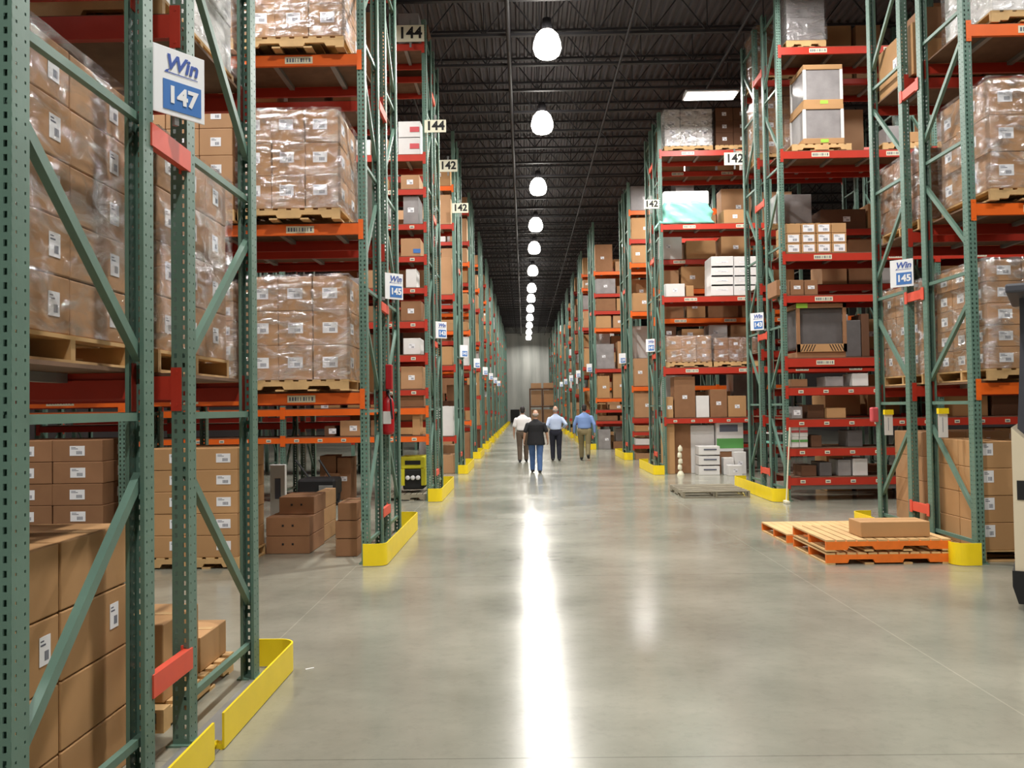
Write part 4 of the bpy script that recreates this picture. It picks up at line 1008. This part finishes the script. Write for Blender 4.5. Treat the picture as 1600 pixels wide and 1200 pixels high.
def person(label, loc, H, shirt, pants, hair, belt, lstride, long_sleeve, arms, rz=0, bald=False, tuck=True, shirtlen=.84, shoe=BLACK, lean=.0, wide=1.0, lift=0):
    """lstride: (left foot y, right foot y); arms: elbow / wrist offsets per side"""
    t = thing('person', label, 'person', loc, rz); k = H / 1.75; W = wide
    def V(x_, y_, z_): return (x_*k, (y_ + lean*(z_ - .9 if z_ > .9 else 0))*k, z_*k)
    sh = .185 * W; body = MB()
    hips = {}
    for s in (-1, 1):
        fy = lstride[0] if s < 0 else lstride[1]; li = lift if (s > 0) else 0
        hip = (s*.095*W, 0, .92); knee = (s*.10, fy*.5 + .05 + (.05 if li else 0), .49); ank = (s*.10, fy, .085 + li)
        hips[s] = (hip, knee, ank)
        capsule(body, V(*hip), V(*knee), .082*k, .055*k); capsule(body, V(*knee), V(*ank), .054*k, .036*k)
        capsule(body, V(ank[0], ank[1]-.02, .05+li), V(ank[0]+s*.015, ank[1]+.15, .035+li*.3), .036*k, .03*k)
    def sec(x_, y_, z_, rx, ry): p = V(x_, y_, z_); return (p[0], p[1], p[2], rx*k, ry*k)
    stack(body, [sec(0,0,.84,.10*W,.09), sec(0,0,.92,.155*W,.105), sec(0,0,1.05,.138*W,.10), sec(0,0,1.2,.150*W,.105), sec(0,0,1.31,.155*W,.105), sec(0,0,1.39,.125*W,.08), sec(0,0,1.45,.07,.055)])
    capsule(body, V(0, .0, 1.42), V(0, .015, 1.56), .056*k, .052*k)
    ell(body, V(0, .02, 1.645), .075*k, .095*k, .112*k); ell(body, V(0, .045, 1.59), .055*k, .07*k, .06*k)
    capsule(body, V(0, .11, 1.64), V(0, .125, 1.612), .009*k, .014*k)          # nose
    capsule(body, V(-.02, .108, 1.578), V(.02, .108, 1.578), .007*k, .007*k)      # mouth
    for s in (-1, 1):
        ell(body, V(s*.077, .015, 1.635), .012*k, .02*k, .032*k)                 # ears
        ell(body, V(s*.03, .103, 1.655), .013*k, .008*k, .008*k)                 # eyes
        (e, w_) = arms[0 if s < 0 else 1]; shd = (s*sh*.97, 0, 1.345)
        capsule(body, V(*shd), V(*e), .052*k, .040*k); capsule(body, V(*e), V(*w_), .040*k, .027*k)
        d_ = (Vector(w_) - Vector(e)).normalized(); pv = Vector(w_)
        fwd = Vector((0, 1, 0)); fwd = (fwd - fwd.dot(d_)*d_).normalized(); inn = Vector((-s, 0, 0)); inn = (inn - inn.dot(d_)*d_ - inn.dot(fwd)*fwd).normalized()
        palm = pv + d_*.055
        capsule(body, V(*(pv + d_*.015)), V(*(pv + d_*.08)), .028*k, .036*k, 1, .55) if False else None
        for q, (ln, o_) in enumerate(((.07, .028), (.078, .010), (.072, -.010), (.058, -.028))):
            a_ = pv + d_*.01 + fwd*o_*.6; b_ = pv + d_*.09 + fwd*o_
            capsule(body, V(*a_), V(*b_), .015*k, .012*k, n=10)
            c_ = b_ + d_*ln*.5 + inn*ln*.12; e_ = c_ + d_*ln*.4 + inn*ln*.3
            capsule(body, V(*b_), V(*c_), .010*k, .0088*k, n=8); capsule(body, V(*c_), V(*e_), .0088*k, .0075*k, n=8)
        b0 = pv + d_*.03 + fwd*.022; b1 = b0 + d_*.035 + fwd*.028 + inn*.012; b2 = b1 + d_*.03 + fwd*.006 + inn*.008
        capsule(body, V(*b0), V(*b1), .012*k, .011*k, n=8); capsule(body, V(*b1), V(*b2), .011*k, .009*k, n=8)
    put('body', remesh(body, .0065, SKIN, 'body', 1), t)
    # trousers
    m = MB()
    stack(m, [sec(0,0,.80,.12*W,.10), sec(0,0,.86,.165*W,.122), sec(0,0,.93,.170*W,.122), sec(0,0,1.0,.158*W,.115), sec(0,0,1.03,.153*W,.112)])
    for s in (-1, 1):
        hip, knee, ank = hips[s]
        capsule(m, V(*hip), V(*knee), .108*k*(.5+W*.45), .086*k); capsule(m, V(*knee), V(ank[0], ank[1] - (.0), ank[2] + .01), .086*k, .068*k)
    put('trousers', remesh(m, .011, pants, 'trousers', 2), t)
    # shirt
    m = MB(); zb = shirtlen if not tuck else 1.0
    stack(m, [sec(0,0,zb,(.205 if not tuck else .158)*W,.125 if tuck else .158), sec(0,0,zb+.05,(.205 if not tuck else .172)*W,.13 if tuck else .158), sec(0,0,1.14,.172*W,.125), sec(0,0,1.26,.182*W,.13), sec(0,0,1.34,.186*W,.125), sec(0,0,1.40,.160*W,.105), sec(0,0,1.45,.105*W,.08), sec(0,0,1.49,.068,.064)])
    for s in (-1, 1):
        (e, w_) = arms[0 if s < 0 else 1]; shd = Vector((s*sh*.97, 0, 1.345)); e = Vector(e); w_ = Vector(w_)
        if long_sleeve: capsule(m, V(*shd), V(*e), .064*k, .054*k); capsule(m, V(*e), V(*e.lerp(w_, .93)), .054*k, .038*k)
        else: capsule(m, V(*shd), V(*shd.lerp(e, .85)), .066*k, .062*k)
    put('shirt', remesh(m, .011, shirt, 'shirt', 3), t)
    m = MB(); stack(m, [sec(0,0,1.435,.075,.07), sec(0,.005,1.50,.066,.064), sec(0,.005,1.505,.058,.056)]); put('collar', m.mesh('collar', shirt), t)
    if tuck:
        m = MB(); stack(m, [sec(0,0,.985,.166*W,.121), sec(0,0,1.02,.162*W,.119)]); put('belt', m.mesh('belt', belt), t)
    for s in (-1, 1):
        _, _, ank = hips[s]; li = lift if s > 0 else 0
        m = MB(); capsule(m, V(ank[0], ank[1]-.035, .052+li), V(ank[0]+s*.015, ank[1]+.17, .042+li*.3), .050*k, .040*k, 1, .9)
        capsule(m, V(ank[0], ank[1]-.02, .10+li), V(ank[0], ank[1], .06+li), .045*k, .045*k)
        put('shoe', remesh(m, .009, shoe, 'shoe', 1), t)
    m = MB()
    if bald:
        for s in (-1, 1): ell(m, V(s*.058, -.01, 1.625), .03*k, .075*k, .05*k)
        ell(m, V(0, -.052, 1.615), .066*k, .04*k, .055*k)
    else:
        ell(m, V(0, -.004, 1.672), .082*k, .094*k, .098*k); ell(m, V(0, -.035, 1.62), .074*k, .066*k, .085*k)
    put('hair', remesh(m, .008, HAIRS[hair], 'hair', 1), t)
    return t
down = lambda w=.25, f=0: (((-w, -.02 + f, 1.12), (-w - .01, .05 + f*1.6, .87)), ((w, -.02 - f, 1.12), (w + .01, .05 - f*1.6, .87)))
JEANS = mat('denim', (70, 100, 150), .8, noise=.12, nscale=12)
NAVY = mat('navy_trousers', (26, 28, 44), .8); KHAKI = mat('khaki_trousers', (132, 120, 86), .8, noise=.06); DARKP = mat('brown_trousers', (92, 78, 66), .8)
BLK = mat('black_shirt', (22, 22, 26), .8); WHT = mat('white_shirt', (238, 236, 238), .8); LBL = mat('pale_blue_shirt', (190, 206, 236), .8); BLU = mat('blue_shirt', (122, 150, 202), .8)
def ppos(px, py_feet):
    # point on the floor under that foot position
    d_ = R @ Vector((px - 800, 600 - py_feet, -F)); p = CAMP + d_ * (-CAMP.z / d_.z); return (p.x, p.y, 0)
person('person in a black untucked polo shirt and blue jeans, nearest of the four walkers', ppos(838, 739), 1.66, BLK, JEANS, 'grey', BLACK, (.16, -.12), False, (((-.30, -.04, 1.14), (-.33, .02, .92)), ((.30, -.02, 1.14), (.33, .06, .93))), bald=True, tuck=False, shirtlen=.78, wide=1.25)
person('person in a white short-sleeved shirt and brown trousers, left of the black shirt', ppos(817.5, 722), 1.76, WHT, DARKP, 'dark', BLACK, (-.1, .12), False, down(.27, .04), tuck=True, wide=1.15)
person('person in a pale blue shirt and navy trousers, third from the left', ppos(869, 720), 1.76, LBL, NAVY, 'grey', BLACK, (.05, -.05), True, (((-.27, -.08, 1.15), (-.20, .12, 1.06)), ((.33, -.10, 1.17), (.25, .12, 1.06))), bald=True, wide=1.12)
person('person in a medium blue shirt and khaki trousers, striding at the right', ppos(914, 719), 1.80, BLU, KHAKI, 'dark', NAVY, (.20, -.26), True, down(.31, .05), wide=1.25, lean=.12, lift=.10, rz=-.05)

# ------------------------------------------------------------------ distant cartons: the 300 that show largest stay objects, the rest is stuff
def merge_cartons(keep=290):
    from mathutils.bvhtree import BVHTree
    bpy.context.view_layer.update()
    vs, fs, own = [], [], []
    for o in bpy.data.objects:
        if o.type != 'MESH' or o.name.startswith('stretch_wrap') or o.name.split('.')[0] in ('web', 'top_chord', 'bottom_chord', 'ceiling', 'floor') or o.name.startswith('wall'): continue
        root = o
        while root.parent: root = root.parent
        n0 = len(vs); mw = o.matrix_world
        vs += [mw @ Vector(c) for c in o.bound_box]
        for f in ((0, 1, 2, 3), (4, 7, 6, 5), (0, 4, 5, 1), (1, 5, 6, 2), (2, 6, 7, 3), (3, 7, 4, 0)): fs.append([n0 + q for q in f]); own.append(root.name)
    bvh = BVHTree.FromPolygons(vs, fs)
    cnt = {}
    for j in range(0, 1200, 4):
        for i in range(0, 1600, 4):
            _, _, ix, _ = bvh.ray_cast(CAMP, (R @ Vector((i + .5 - 800, 600 - j - .5, -F))).normalized())
            if ix is not None: cnt[own[ix]] = cnt.get(own[ix], 0) + 1
    cs = [o for o in bpy.data.objects if o.name.split('.')[0] == 'carton' and o.type == 'MESH' and not o.parent]
    cs.sort(key=lambda o: -cnt.get(o.name, 0))
    print('CARTONS', len(cs), 'seen', sum(1 for o in cs if cnt.get(o.name, 0)), 'cut at', cnt.get(cs[keep].name, 0))
    rest = cs[keep:]
    mats = []; V_ = []; F_ = []; M_ = []
    dead = []
    for o in rest:
        for q in [o] + list(o.children):
            mw = Matrix.LocRotScale(o.location, o.rotation_euler, o.scale)
            if q is not o: mw = mw @ Matrix.LocRotScale(q.location, q.rotation_euler, q.scale)
            off = len(V_); me = q.data
            idx = []
            for m_ in me.materials:
                if m_ not in mats: mats.append(m_)
                idx.append(mats.index(m_))
            V_ += [(mw @ v.co)[:] for v in me.vertices]
            for p in me.polygons: F_.append([off + v for v in p.vertices]); M_.append(idx[p.material_index])
            dead.append(q)
    me = bpy.data.meshes.new('distant_cartons'); me.from_pydata(V_, [], F_)
    for m_ in mats: me.materials.append(m_)
    me.polygons.foreach_set('material_index', M_); me.update()
    bpy.data.batch_remove(dead)
    tag(put('distant_cartons', me), 'many small brown, white and grey cartons on the distant shelves and behind nearer loads', 'cartons', kind='stuff')
merge_cartons()

# ------------------------------------------------------------------ view
tag(MB().bbox(-.03, .03, -.006, .006, 0, .004, .001).obj('paper_scrap', LAB, None, ppos(484, 1045), .6), 'tiny white paper scrap on the floor beside the yellow guard corner', 'paper scrap')
w = bpy.data.worlds.new('World'); sc.world = w; w.use_nodes = True
w.node_tree.nodes['Background'].inputs[0].default_value = (.5, .5, .5, 1); w.node_tree.nodes['Background'].inputs[1].default_value = .1
sc.view_settings.view_transform = 'Standard'; sc.view_settings.look = 'None'; sc.view_settings.gamma = 1; sc.view_settings.exposure = 0.0
sc.view_settings.use_curve_mapping = False
sc.cycles.max_bounces = 7; sc.cycles.diffuse_bounces = 4; sc.cycles.glossy_bounces = 3; sc.cycles.transparent_max_bounces = 12
sc.cycles.sample_clamp_indirect = 4; sc.cycles.use_denoising = True; sc.cycles.caustics_reflective = False; sc.cycles.caustics_refractive = False
print('OBJECTS', len(bpy.data.objects))
